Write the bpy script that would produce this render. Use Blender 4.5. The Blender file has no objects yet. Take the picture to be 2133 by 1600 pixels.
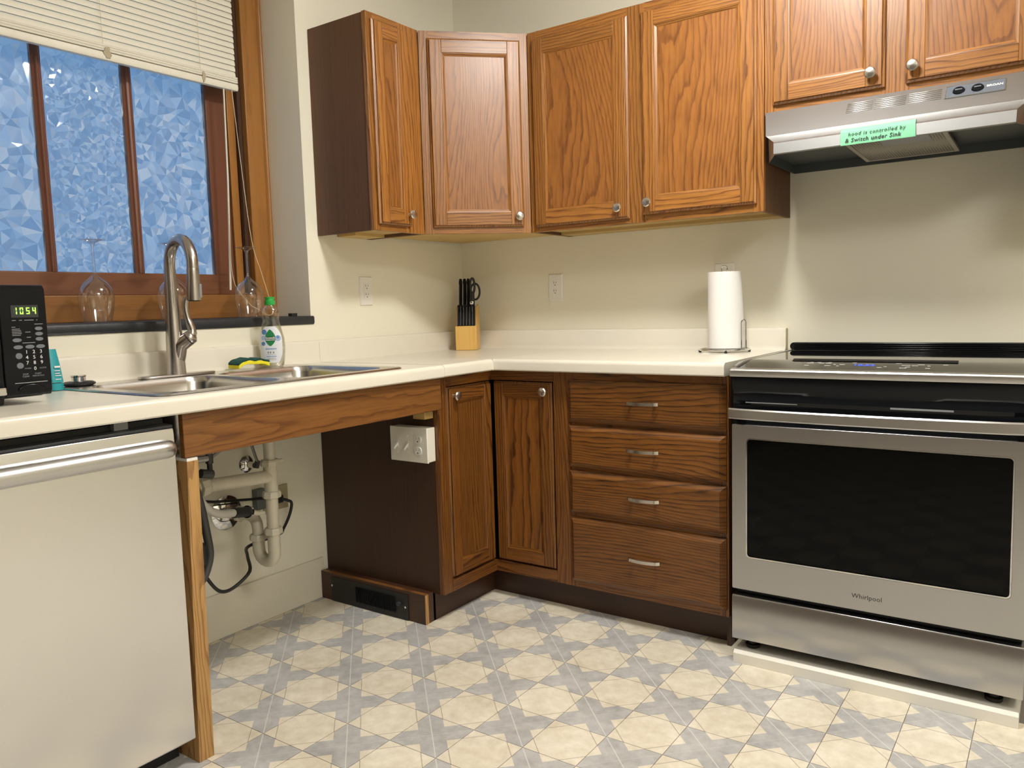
import bpy, bmesh, math, random
from mathutils import Matrix, Vector, geometry

random.seed(7)
scene = bpy.context.scene
COL = scene.collection
PI = math.pi

# ------------------------------------------------------------------ camera, world, exposure
cam_d = bpy.data.cameras.new('camera')
cam_d.sensor_fit = 'HORIZONTAL'
cam_d.sensor_width = 36.0
cam_d.lens = 1654.65 / 2133 * 36
cam_d.clip_start = 0.02
cam = bpy.data.objects.new('camera', cam_d)
COL.objects.link(cam)
_r = Vector((0.81970959, 0.57203192, -0.02925173))
_u = Vector((-0.03183461, 0.09649021, 0.99482471))
_f = Vector((-0.57189399, 0.81453614, -0.09730436))
mw_ = Matrix((( _r.x, _u.x, -_f.x, 2.37046), (_r.y, _u.y, -_f.y, -2.98785), (_r.z, _u.z, -_f.z, 1.11172), (0, 0, 0, 1)))
cam.matrix_world = mw_
scene.camera = cam

world = bpy.data.worlds.new('dusk_sky')
scene.world = world
world.use_nodes = True
bg = world.node_tree.nodes['Background']
bg.inputs['Color'].default_value = (0.112, 0.215, 0.37, 1)
bg.inputs['Strength'].default_value = 1.0

scene.view_settings.view_transform = 'Standard'
scene.view_settings.look = 'None'
scene.view_settings.gamma = 1.0
scene.view_settings.use_curve_mapping = False
scene.view_settings.exposure = 0.76

LAMP_MAIN = 80.0      # radiance of the ceiling lamp diffusers
LAMP_BACK = 13.5
LAMP_COL = (1.0, 0.965, 0.905)

# ------------------------------------------------------------------ materials
def lin(r, g, b):
    def c(v):
        v /= 255.0
        return v / 12.92 if v <= 0.04045 else ((v + 0.055) / 1.055) ** 2.4
    return (c(r), c(g), c(b), 1.0)

def new_mat(name):
    m = bpy.data.materials.new(name)
    m.use_nodes = True
    nt = m.node_tree
    return m, nt, nt.nodes['Principled BSDF']

def simple(name, col, rough=0.5, metal=0.0, noise=0.0, nscale=20.0, bump=0.0, bscale=200.0, coat=0.0, spec=0.5):
    m, nt, p = new_mat(name)
    p.inputs['Base Color'].default_value = col
    p.inputs['Roughness'].default_value = rough
    p.inputs['Metallic'].default_value = metal
    p.inputs['Specular IOR Level'].default_value = spec
    p.inputs['Coat Weight'].default_value = coat
    tc = nt.nodes.new('ShaderNodeTexCoord')
    if noise > 0:
        n = nt.nodes.new('ShaderNodeTexNoise')
        n.inputs['Scale'].default_value = nscale
        n.inputs['Detail'].default_value = 4
        nt.links.new(tc.outputs['Object'], n.inputs['Vector'])
        mx = nt.nodes.new('ShaderNodeMix')
        mx.data_type = 'RGBA'
        mx.inputs['A'].default_value = tuple(c * (1 - noise) for c in col[:3]) + (1,)
        mx.inputs['B'].default_value = tuple(min(1, c * (1 + noise)) for c in col[:3]) + (1,)
        nt.links.new(n.outputs['Fac'], mx.inputs['Factor'])
        nt.links.new(mx.outputs['Result'], p.inputs['Base Color'])
    if bump > 0:
        n2 = nt.nodes.new('ShaderNodeTexNoise')
        n2.inputs['Scale'].default_value = bscale
        n2.inputs['Detail'].default_value = 3
        nt.links.new(tc.outputs['Object'], n2.inputs['Vector'])
        b = nt.nodes.new('ShaderNodeBump')
        b.inputs['Strength'].default_value = bump
        b.inputs['Distance'].default_value = 0.002
        nt.links.new(n2.outputs['Fac'], b.inputs['Height'])
        nt.links.new(b.outputs['Normal'], p.inputs['Normal'])
    return m

def wood(name, light, dark, fast=10.0, slow=0.8, axis='z', rings=34.0, rough=0.40, contrast=1.0, fiber=0.4, coat=0.13, straight=70.0):
    m, nt, p = new_mat(name)
    L = nt.links
    tc = nt.nodes.new('ShaderNodeTexCoord')
    oi = nt.nodes.new('ShaderNodeObjectInfo')
    off = nt.nodes.new('ShaderNodeVectorMath'); off.operation = 'SCALE'
    off.inputs[0].default_value = (3.1, 7.7, 5.3)
    L.new(oi.outputs['Random'], off.inputs['Scale'])
    add = nt.nodes.new('ShaderNodeVectorMath'); add.operation = 'ADD'
    L.new(tc.outputs['Object'], add.inputs[0]); L.new(off.outputs['Vector'], add.inputs[1])
    mp = nt.nodes.new('ShaderNodeMapping')
    sc = (fast, fast, slow) if axis == 'z' else (slow, slow, fast)
    mp.inputs['Scale'].default_value = sc
    L.new(add.outputs['Vector'], mp.inputs['Vector'])
    n1 = nt.nodes.new('ShaderNodeTexNoise')
    n1.inputs['Scale'].default_value = 1.0; n1.inputs['Detail'].default_value = 1.0
    n1.inputs['Roughness'].default_value = 0.4; n1.inputs['Distortion'].default_value = 0.0
    L.new(mp.outputs['Vector'], n1.inputs['Vector'])
    mul = nt.nodes.new('ShaderNodeMath'); mul.operation = 'MULTIPLY'; mul.inputs[1].default_value = rings
    L.new(n1.outputs['Fac'], mul.inputs[0])
    # growth lines run straight along the board, bent by the noise into cathedrals
    sx_ = nt.nodes.new('ShaderNodeSeparateXYZ'); L.new(add.outputs['Vector'], sx_.inputs[0])
    acr = nt.nodes.new('ShaderNodeMath'); acr.operation = 'ADD'
    if axis == 'z':
        L.new(sx_.outputs[0], acr.inputs[0]); L.new(sx_.outputs[1], acr.inputs[1])
    else:
        L.new(sx_.outputs[2], acr.inputs[0]); acr.inputs[1].default_value = 0.0
    acm = nt.nodes.new('ShaderNodeMath'); acm.operation = 'MULTIPLY'; acm.inputs[1].default_value = straight
    L.new(acr.outputs[0], acm.inputs[0])
    # a little wobble along the grain
    mp3 = nt.nodes.new('ShaderNodeMapping')
    mp3.inputs['Scale'].default_value = (30, 30, 9) if axis == 'z' else (9, 9, 30)
    L.new(add.outputs['Vector'], mp3.inputs['Vector'])
    n3 = nt.nodes.new('ShaderNodeTexNoise'); n3.inputs['Scale'].default_value = 1.0; n3.inputs['Detail'].default_value = 2.0
    L.new(mp3.outputs['Vector'], n3.inputs['Vector'])
    w3 = nt.nodes.new('ShaderNodeMath'); w3.operation = 'MULTIPLY'; w3.inputs[1].default_value = 1.1
    L.new(n3.outputs['Fac'], w3.inputs[0])
    s1 = nt.nodes.new('ShaderNodeMath'); s1.operation = 'ADD'
    L.new(mul.outputs[0], s1.inputs[0]); L.new(acm.outputs[0], s1.inputs[1])
    s2 = nt.nodes.new('ShaderNodeMath'); s2.operation = 'ADD'
    L.new(s1.outputs[0], s2.inputs[0]); L.new(w3.outputs[0], s2.inputs[1])
    fr = nt.nodes.new('ShaderNodeMath'); fr.operation = 'FRACT'
    L.new(s2.outputs[0], fr.inputs[0])
    rp = nt.nodes.new('ShaderNodeValToRGB')
    e = rp.color_ramp.elements
    e[0].position = 0.0; e[0].color = (0.15, 0.15, 0.15, 1)
    e[1].position = 1.0; e[1].color = (0.75, 0.75, 0.75, 1)
    e2 = rp.color_ramp.elements.new(0.3); e2.color = (0.0, 0.0, 0.0, 1)
    e3 = rp.color_ramp.elements.new(0.72); e3.color = (0.35, 0.35, 0.35, 1)
    e4 = rp.color_ramp.elements.new(0.9); e4.color = (1, 1, 1, 1)
    L.new(fr.outputs[0], rp.inputs['Fac'])
    mp2 = nt.nodes.new('ShaderNodeMapping')
    k = 26.0
    mp2.inputs['Scale'].default_value = (fast * k, fast * k, slow * k * 0.5) if axis == 'z' else (slow * k * 0.5, slow * k * 0.5, fast * k)
    L.new(add.outputs['Vector'], mp2.inputs['Vector'])
    n2 = nt.nodes.new('ShaderNodeTexNoise')
    n2.inputs['Scale'].default_value = 1.0; n2.inputs['Detail'].default_value = 2.0
    L.new(mp2.outputs['Vector'], n2.inputs['Vector'])
    mr = nt.nodes.new('ShaderNodeMapRange')
    mr.inputs['From Min'].default_value = 0.42; mr.inputs['From Max'].default_value = 0.72
    L.new(n2.outputs['Fac'], mr.inputs['Value'])
    f2 = nt.nodes.new('ShaderNodeMath'); f2.operation = 'MULTIPLY'; f2.inputs[1].default_value = fiber
    L.new(mr.outputs['Result'], f2.inputs[0])
    f1 = nt.nodes.new('ShaderNodeMath'); f1.operation = 'MULTIPLY'; f1.inputs[1].default_value = 0.75 * contrast
    L.new(rp.outputs['Color'], f1.inputs[0])
    sm = nt.nodes.new('ShaderNodeMath'); sm.operation = 'ADD'; sm.use_clamp = True
    L.new(f1.outputs[0], sm.inputs[0]); L.new(f2.outputs[0], sm.inputs[1])
    mx = nt.nodes.new('ShaderNodeMix'); mx.data_type = 'RGBA'
    mx.inputs['A'].default_value = light; mx.inputs['B'].default_value = dark
    L.new(sm.outputs[0], mx.inputs['Factor'])
    # board to board variation of the stain
    hv = nt.nodes.new('ShaderNodeHueSaturation')
    vr = nt.nodes.new('ShaderNodeMapRange')
    vr.inputs['To Min'].default_value = 0.86; vr.inputs['To Max'].default_value = 1.12
    L.new(oi.outputs['Random'], vr.inputs['Value'])
    L.new(vr.outputs['Result'], hv.inputs['Value'])
    L.new(mx.outputs['Result'], hv.inputs['Color'])
    L.new(hv.outputs['Color'], p.inputs['Base Color'])
    p.inputs['Roughness'].default_value = rough
    p.inputs['Coat Weight'].default_value = coat
    p.inputs['Coat Roughness'].default_value = 0.25
    b = nt.nodes.new('ShaderNodeBump'); b.inputs['Strength'].default_value = 0.12; b.inputs['Distance'].default_value = 0.001
    L.new(sm.outputs[0], b.inputs['Height'])
    L.new(b.outputs['Normal'], p.inputs['Normal'])
    return m

def emis(name, col, s):
    m, nt, p = new_mat(name)
    p.inputs['Base Color'].default_value = (0.02, 0.02, 0.02, 1)
    p.inputs['Emission Color'].default_value = col
    p.inputs['Emission Strength'].default_value = s
    return m

def clear(name, tint=(1, 1, 1, 1), rough=0.02, ior=1.45, boost=1.0):
    """thin clear wall: straight-through transmission plus a Fresnel reflection"""
    m = bpy.data.materials.new(name); m.use_nodes = True
    nt = m.node_tree; nt.nodes.clear()
    out = nt.nodes.new('ShaderNodeOutputMaterial')
    tr = nt.nodes.new('ShaderNodeBsdfTransparent'); tr.inputs['Color'].default_value = tint
    gl = nt.nodes.new('ShaderNodeBsdfGlossy'); gl.inputs['Roughness'].default_value = rough
    fr = nt.nodes.new('ShaderNodeLayerWeight'); fr.inputs['Blend'].default_value = 0.30
    mr = nt.nodes.new('ShaderNodeMapRange')
    mr.inputs['To Min'].default_value = 0.08 * boost; mr.inputs['To Max'].default_value = 0.62 * boost
    nt.links.new(fr.outputs['Facing'], mr.inputs['Value'])
    mu = nt.nodes.new('ShaderNodeMath'); mu.operation = 'MULTIPLY'; mu.inputs[1].default_value = 1.0; mu.use_clamp = True
    nt.links.new(mr.outputs['Result'], mu.inputs[0])
    mix = nt.nodes.new('ShaderNodeMixShader')
    nt.links.new(mu.outputs[0], mix.inputs['Fac'])
    nt.links.new(tr.outputs[0], mix.inputs[1]); nt.links.new(gl.outputs[0], mix.inputs[2])
    nt.links.new(mix.outputs[0], out.inputs['Surface'])
    return m

def brushed(name, col, rough=0.3, direction='z', grain=1.0):
    m, nt, p = new_mat(name)
    p.inputs['Metallic'].default_value = 1.0
    tc = nt.nodes.new('ShaderNodeTexCoord')
    mp = nt.nodes.new('ShaderNodeMapping')
    mp.inputs['Scale'].default_value = (3, 3, 260) if direction == 'x' else (260, 260, 3)
    nt.links.new(tc.outputs['Object'], mp.inputs['Vector'])
    n = nt.nodes.new('ShaderNodeTexNoise'); n.inputs['Scale'].default_value = 1.0; n.inputs['Detail'].default_value = 2
    nt.links.new(mp.outputs['Vector'], n.inputs['Vector'])
    mr = nt.nodes.new('ShaderNodeMapRange')
    mr.inputs['To Min'].default_value = rough * (1 - 0.05 * grain); mr.inputs['To Max'].default_value = rough * (1 + 0.06 * grain)
    nt.links.new(n.outputs['Fac'], mr.inputs['Value'])
    nt.links.new(mr.outputs['Result'], p.inputs['Roughness'])
    n3 = nt.nodes.new('ShaderNodeTexNoise'); n3.inputs['Scale'].default_value = 2.2; n3.inputs['Detail'].default_value = 3
    nt.links.new(tc.outputs['Object'], n3.inputs['Vector'])
    mx = nt.nodes.new('ShaderNodeMix'); mx.data_type = 'RGBA'
    mx.inputs['A'].default_value = tuple(c * 0.93 for c in col[:3]) + (1,)
    mx.inputs['B'].default_value = tuple(min(1, c * 1.05) for c in col[:3]) + (1,)
    nt.links.new(n3.outputs['Fac'], mx.inputs['Factor'])
    nt.links.new(mx.outputs['Result'], p.inputs['Base Color'])
    return m

MAT = {}
MAT['wall'] = simple('wall_paint', (0.81, 0.775, 0.645, 1), 0.62, noise=0.02, nscale=3, bump=0.06, bscale=60, spec=0.3)
MAT['wall_dark'] = simple('low_bounce_wall_paint', (0.16, 0.12, 0.085, 1), 0.6, noise=0.05)  # unseen front wall, darkened to cut bounce light on range and back wall
MAT['ceiling'] = simple('ceiling_paint', (0.80, 0.77, 0.70, 1), 0.8, noise=0.02)
MAT['base'] = simple('baseboard_paint', (0.76, 0.71, 0.59, 1), 0.45, noise=0.03, nscale=9)
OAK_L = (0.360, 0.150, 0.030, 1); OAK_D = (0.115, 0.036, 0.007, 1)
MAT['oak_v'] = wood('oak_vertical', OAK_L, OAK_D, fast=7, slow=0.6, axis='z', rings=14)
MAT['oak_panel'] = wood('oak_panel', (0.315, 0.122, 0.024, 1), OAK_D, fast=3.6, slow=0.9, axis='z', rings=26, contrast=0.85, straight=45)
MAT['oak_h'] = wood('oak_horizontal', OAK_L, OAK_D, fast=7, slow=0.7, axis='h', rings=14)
MAT['oak_drawer'] = wood('oak_drawer', (0.215, 0.080, 0.012, 1), (0.044, 0.012, 0.002, 1), fast=5, slow=0.9, axis='h', rings=16, straight=85)  # with the two base oaks below: deeper stain plus shade put into the colour
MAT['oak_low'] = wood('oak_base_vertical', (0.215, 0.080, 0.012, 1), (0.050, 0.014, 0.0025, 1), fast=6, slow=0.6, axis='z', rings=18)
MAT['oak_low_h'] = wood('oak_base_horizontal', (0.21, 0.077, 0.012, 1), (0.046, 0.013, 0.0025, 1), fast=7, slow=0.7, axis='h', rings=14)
MAT['apron'] = wood('apron_veneer', (0.235, 0.095, 0.022, 1), (0.090, 0.030, 0.007, 1), fast=9, slow=0.8, axis='h', rings=12, contrast=0.8, straight=35)
MAT['raw_oak'] = wood('raw_oak', (0.50, 0.29, 0.10, 1), (0.22, 0.10, 0.03, 1), fast=14, slow=1.0, axis='z', rings=10, straight=50, rough=0.6, coat=0)
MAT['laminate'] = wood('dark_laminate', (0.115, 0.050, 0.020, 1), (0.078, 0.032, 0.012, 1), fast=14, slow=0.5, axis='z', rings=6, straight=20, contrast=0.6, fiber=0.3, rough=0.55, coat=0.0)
MAT['laminate_shaded'] = wood('shaded_base_laminate', (0.052, 0.022, 0.010, 1), (0.036, 0.014, 0.006, 1), fast=14, slow=0.5, axis='z', rings=6, straight=20, contrast=0.6, fiber=0.3, rough=0.5, coat=0.0)  # darker laminate copy for base sides: the weaker light there is in its colour
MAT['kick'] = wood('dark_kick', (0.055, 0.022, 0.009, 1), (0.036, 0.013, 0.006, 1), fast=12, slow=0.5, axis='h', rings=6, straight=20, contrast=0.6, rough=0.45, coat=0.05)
MAT['ply'] = wood('tan_plywood', (0.56, 0.39, 0.15, 1), (0.45, 0.29, 0.09, 1), fast=6, slow=0.6, axis='h', rings=6, straight=16, contrast=0.5, rough=0.6, coat=0)
MAT['casing'] = wood('casing_wood', (0.34, 0.145, 0.028, 1), (0.18, 0.068, 0.012, 1), fast=5, slow=0.5, axis='z', rings=6, straight=16, contrast=0.5, fiber=0.2, rough=0.42)
MAT['casing_h'] = wood('casing_wood_horizontal', (0.30, 0.125, 0.025, 1), (0.15, 0.055, 0.011, 1), fast=9, slow=0.6, axis='h', rings=6, straight=16, contrast=0.5, fiber=0.25, rough=0.42)
MAT['sash'] = wood('sash_wood', (0.17, 0.055, 0.022, 1), (0.10, 0.029, 0.011, 1), fast=8, slow=0.5, axis='z', rings=4, straight=16, contrast=0.4, fiber=0.2, rough=0.45)
MAT['sash_h'] = wood('sash_wood_horizontal', (0.17, 0.060, 0.022, 1), (0.09, 0.028, 0.010, 1), fast=9, slow=0.6, axis='h', rings=6, straight=16, contrast=0.5, fiber=0.25, rough=0.45)
MAT['jamb'] = simple('jamb_in_shade', (0.055, 0.022, 0.010, 1), 0.5, noise=0.2)  # jamb lies in shadow; that shade is put into this dark brown
MAT['counter'] = simple('counter_laminate', (0.77, 0.73, 0.63, 1), 0.26, noise=0.035, nscale=14, spec=0.5)
MAT['steel'] = brushed('brushed_steel', (0.58, 0.575, 0.57), 0.30, 'x')
MAT['steel_v'] = brushed('brushed_steel_panel', (0.78, 0.78, 0.79), 0.27, 'z', 0.0)
MAT['steel_r'] = brushed('range_steel', (0.47, 0.47, 0.475), 0.28, 'z', 0.0)
MAT['hood'] = brushed('hood_steel', (0.40, 0.405, 0.41), 0.40, 'x')
MAT['sink'] = brushed('sink_steel', (0.60, 0.585, 0.56), 0.24, 'x')
MAT['nickel'] = simple('satin_nickel', (0.62, 0.59, 0.54, 1), 0.26, 1.0, noise=0.04)
MAT['faucet'] = simple('brushed_faucet', (0.50, 0.465, 0.44, 1), 0.27, 1.0, noise=0.04)
MAT['chrome'] = simple('chrome', (0.72, 0.72, 0.72, 1), 0.08, 1.0, noise=0.02)
MAT['black'] = simple('black_enamel', (0.006, 0.007, 0.009, 1), 0.13, noise=0.1, spec=0.22)
MAT['black_matte'] = simple('black_matte', (0.012, 0.012, 0.013, 1), 0.55, noise=0.15)
MAT['black_glass'] = simple('black_glass', (0.003, 0.003, 0.003, 1), 0.04, noise=0.1, spec=0.12)
MAT['cook_glass'] = simple('cooktop_glass', (0.008, 0.008, 0.008, 1), 0.045, noise=0.1, spec=0.9)
MAT['charcoal'] = simple('charcoal_plastic', (0.030, 0.033, 0.037, 1), 0.32, noise=0.1)
MAT['dk_grey'] = simple('dark_grey_metal', (0.085, 0.098, 0.105, 1), 0.42, 0.3, noise=0.15, nscale=6)
MAT['grey'] = simple('grey_plastic', (0.25, 0.26, 0.27, 1), 0.45, noise=0.05)
MAT['panel_grey'] = simple('control_plate_grey', (0.12, 0.14, 0.17, 1), 0.4, noise=0.05)
MAT['white'] = simple('white_plastic', (0.80, 0.78, 0.72, 1), 0.35, noise=0.02)
MAT['white_metal'] = simple('white_box_metal', (0.78, 0.75, 0.66, 1), 0.4, noise=0.02)
MAT['riser'] = simple('white_painted_board', (0.80, 0.77, 0.70, 1), 0.4, noise=0.04)
MAT['blind'] = simple('blind_vinyl', (0.78, 0.75, 0.65, 1), 0.5, noise=0.03, nscale=6)
MAT['stain'] = simple('tape_residue', (0.42, 0.36, 0.25, 1), 0.7, noise=0.25, nscale=90)
MAT['cord'] = simple('blind_cord', (0.72, 0.62, 0.42, 1), 0.7, noise=0.05)
MAT['paper'] = simple('paper_towel', (0.86, 0.85, 0.83, 1), 0.9, noise=0.02, bump=0.25, bscale=160)
MAT['pvc'] = simple('pvc_pipe', (0.66, 0.62, 0.50, 1), 0.38, noise=0.06, nscale=30)
MAT['hose'] = simple('grey_hose', (0.52, 0.50, 0.44, 1), 0.5, noise=0.05)
MAT['rubber'] = simple('black_rubber', (0.015, 0.015, 0.016, 1), 0.5, noise=0.1)
MAT['dk_hose'] = simple('dark_hose', (0.05, 0.05, 0.05, 1), 0.5, noise=0.1)
MAT['stone'] = simple('black_slate', (0.018, 0.020, 0.024, 1), 0.45, noise=0.35, nscale=60, bump=0.5, bscale=50)
MAT['bamboo'] = wood('pale_block_wood', (0.72, 0.45, 0.13, 1), (0.60, 0.34, 0.08, 1), fast=20, slow=0.4, axis='z', rings=6, straight=20, contrast=0.6, fiber=0.15, rough=0.45, coat=0.1)
MAT['teal'] = simple('teal_tube', (0.02, 0.33, 0.38, 1), 0.35, noise=0.04)
MAT['sponge'] = simple('yellow_sponge', (0.80, 0.72, 0.03, 1), 0.9, noise=0.12, nscale=140, bump=0.6, bscale=250)
MAT['scour'] = simple('green_scour_pad', (0.008, 0.065, 0.055, 1), 0.95, noise=0.4, nscale=120, bump=0.8, bscale=300)
MAT['glass'] = clear('clear_glass', (0.985, 0.985, 0.985, 1), 0.02, 1.5, 1.3)
MAT['pet'] = clear('clear_bottle', (0.95, 0.955, 0.93, 1), 0.06, 1.45, 1.2)
MAT['soap'] = clear('clear_soap', (0.93, 0.93, 0.87, 1), 0.1, 1.2, 1.0)
MAT['cap'] = simple('green_cap', (0.03, 0.40, 0.07, 1), 0.35, noise=0.05)
MAT['label'] = simple('bottle_label', (0.78, 0.80, 0.85, 1), 0.4, noise=0.02)
MAT['leaf'] = simple('leaf_green', (0.02, 0.22, 0.07, 1), 0.4, noise=0.25, nscale=40)
MAT['leaf_d'] = simple('leaf_dark', (0.008, 0.10, 0.035, 1), 0.4, noise=0.1)
MAT['lab_blue'] = simple('label_blue', (0.10, 0.22, 0.50, 1), 0.4, noise=0.35, nscale=60)
MAT['lab_pale'] = simple('label_pale_blue', (0.36, 0.46, 0.68, 1), 0.4, noise=0.2, nscale=60)
MAT['print_w'] = simple('white_print', (0.80, 0.80, 0.80, 1), 0.5, noise=0.02)
MAT['print_g'] = simple('grey_print', (0.30, 0.31, 0.33, 1), 0.5, noise=0.02)
MAT['print_k'] = simple('ink', (0.015, 0.015, 0.02, 1), 0.5, noise=0.05)
MAT['button'] = simple('button_grey', (0.16, 0.18, 0.21, 1), 0.4, noise=0.05)
MAT['tape'] = simple('green_tape', (0.22, 0.60, 0.36, 1), 0.6, noise=0.06, nscale=60)
MAT['led'] = emis('green_led', (0.30, 1.0, 0.05, 1), 2.2)
MAT['led_off'] = simple('led_off', (0.06, 0.065, 0.06, 1), 0.4, noise=0.05)
MAT['led_blue'] = emis('blue_led', (0.05, 0.12, 1.0, 1), 1.2)
MAT['lamp'] = emis('lamp_diffuser', LAMP_COL + (1,), LAMP_MAIN)
MAT['lamp2'] = emis('lamp_diffuser_far', LAMP_COL + (1,), LAMP_BACK)
MAT['groove'] = simple('vinyl_groove', (0.20, 0.17, 0.15, 1), 0.7, noise=0.1)
MAT['tan_plate'] = simple('tan_cover_plate', (0.42, 0.37, 0.22, 1), 0.5, noise=0.05)
MAT['galv'] = simple('galvanised_box', (0.16, 0.18, 0.17, 1), 0.5, 0.5, noise=0.2)
MAT['braid'] = simple('braided_steel', (0.30, 0.30, 0.29, 1), 0.35, 0.9, noise=0.4, nscale=300)

# perforated hood filter
def mesh_filter():
    m, nt, p = new_mat('hood_filter_mesh')
    tc = nt.nodes.new('ShaderNodeTexCoord')
    v = nt.nodes.new('ShaderNodeTexVoronoi'); v.inputs['Scale'].default_value = 130; v.inputs['Randomness'].default_value = 0.15
    nt.links.new(tc.outputs['Object'], v.inputs['Vector'])
    rp = nt.nodes.new('ShaderNodeValToRGB')
    rp.color_ramp.elements[0].position = 0.28; rp.color_ramp.elements[0].color = (0.03, 0.03, 0.03, 1)
    rp.color_ramp.elements[1].position = 0.45; rp.color_ramp.elements[1].color = (0.42, 0.40, 0.36, 1)
    nt.links.new(v.outputs['Distance'], rp.inputs['Fac'])
    nt.links.new(rp.outputs['Color'], p.inputs['Base Color'])
    p.inputs['Metallic'].default_value = 0.6; p.inputs['Roughness'].default_value = 0.45
    return m
MAT['filter'] = mesh_filter()

# printed vinyl flooring (laid out in the room's own coordinates)
FX0, FY0, FG = 0.1815, -1.1115, 0.1557
def floor_mat():
    m, nt, p = new_mat('printed_vinyl')
    L = nt.links
    def math_(op, a, b=None, clamp=False):
        n = nt.nodes.new('ShaderNodeMath'); n.operation = op; n.use_clamp = clamp
        for i, v in enumerate((a, b)):
            if v is None: continue
            if isinstance(v, (int, float)): n.inputs[i].default_value = v
            else: L.new(v, n.inputs[i])
        return n.outputs[0]
    geo = nt.nodes.new('ShaderNodeNewGeometry')
    sep = nt.nodes.new('ShaderNodeSeparateXYZ'); L.new(geo.outputs['Position'], sep.inputs[0])
    u = math_('DIVIDE', math_('SUBTRACT', sep.outputs[0], FX0), FG)
    v = math_('DIVIDE', math_('SUBTRACT', sep.outputs[1], FY0), FG)
    iu, iv = math_('FLOOR', u), math_('FLOOR', v)
    par = math_('FLOORED_MODULO', math_('ADD', iu, iv), 2.0)      # 0 or 1
    fu = math_('SUBTRACT', math_('SUBTRACT', u, iu), 0.5)
    fv = math_('SUBTRACT', math_('SUBTRACT', v, iv), 0.5)
    au, av = math_('ABSOLUTE', fu), math_('ABSOLUTE', fv)
    S = 0.685
    m1 = math_('ADD', au, av)
    linec = math_('LESS_THAN', math_('ABSOLUTE', math_('SUBTRACT', m1, S)), 0.011)
    t1 = math_('LESS_THAN', math_('ADD', math_('SUBTRACT', 1.0, au), av), S)
    t2 = math_('LESS_THAN', math_('ADD', math_('SUBTRACT', 1.0, av), au), S)
    creamG = math_('MAXIMUM', t1, t2)
    wl = math_('LESS_THAN', math_('ABSOLUTE', math_('ADD', fu, fv)), 0.013)
    wl2 = math_('LESS_THAN', math_('ABSOLUTE', math_('SUBTRACT', fu, fv)), 0.010)
    white = math_('MAXIMUM', math_('MULTIPLY', wl, 0.75), math_('MULTIPLY', wl2, 0.3))
    edge = math_('GREATER_THAN', math_('MAXIMUM', au, av), 0.4935)
    isG = par_g = math_('SUBTRACT', 1.0, par)
    cream = math_('MAXIMUM', par, math_('MULTIPLY', isG, creamG))
    # mottling
    tc = geo.outputs['Position']
    n1 = nt.nodes.new('ShaderNodeTexNoise'); n1.inputs['Scale'].default_value = 26; n1.inputs['Detail'].default_value = 6; n1.inputs['Roughness'].default_value = 0.65
    L.new(tc, n1.inputs['Vector'])
    n2 = nt.nodes.new('ShaderNodeTexNoise'); n2.inputs['Scale'].default_value = 5.5; n2.inputs['Detail'].default_value = 3
    L.new(tc, n2.inputs['Vector'])
    mixn = math_('ADD', math_('MULTIPLY', n1.outputs['Fac'], 0.6), math_('MULTIPLY', n2.outputs['Fac'], 0.4))
    rc = nt.nodes.new('ShaderNodeValToRGB')
    rc.color_ramp.elements[0].position = 0.36; rc.color_ramp.elements[0].color = lin(212, 202, 180)
    rc.color_ramp.elements[1].position = 0.64; rc.color_ramp.elements[1].color = lin(240, 233, 216)
    L.new(mixn, rc.inputs['Fac'])
    rg = nt.nodes.new('ShaderNodeValToRGB')
    rg.color_ramp.elements[0].position = 0.34; rg.color_ramp.elements[0].color = lin(160, 159, 158)
    rg.color_ramp.elements[1].position = 0.66; rg.color_ramp.elements[1].color = lin(203, 202, 200)
    L.new(mixn, rg.inputs['Fac'])
    def mixc(f, a, b):
        n = nt.nodes.new('ShaderNodeMix'); n.data_type = 'RGBA'
        if isinstance(f, (int, float)): n.inputs['Factor'].default_value = f
        else: L.new(f, n.inputs['Factor'])
        for k_, c in (('A', a), ('B', b)):
            if isinstance(c, tuple): n.inputs[k_].default_value = c
            else: L.new(c, n.inputs[k_])
        return n.outputs['Result']
    gw = mixc(math_('MULTIPLY', white, 1.0), rg.outputs['Color'], lin(224, 220, 214))
    col = mixc(cream, gw, rc.outputs['Color'])
    dl = math_('MULTIPLY', math_('MULTIPLY', linec, par), 0.55)
    col = mixc(dl, col, lin(120, 104, 88))
    col = mixc(math_('MULTIPLY', edge, 0.6), col, lin(118, 104, 92))
    L.new(col, p.inputs['Base Color'])
    p.inputs['Roughness'].default_value = 0.36
    return m
MAT['vinyl'] = floor_mat()

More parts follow.
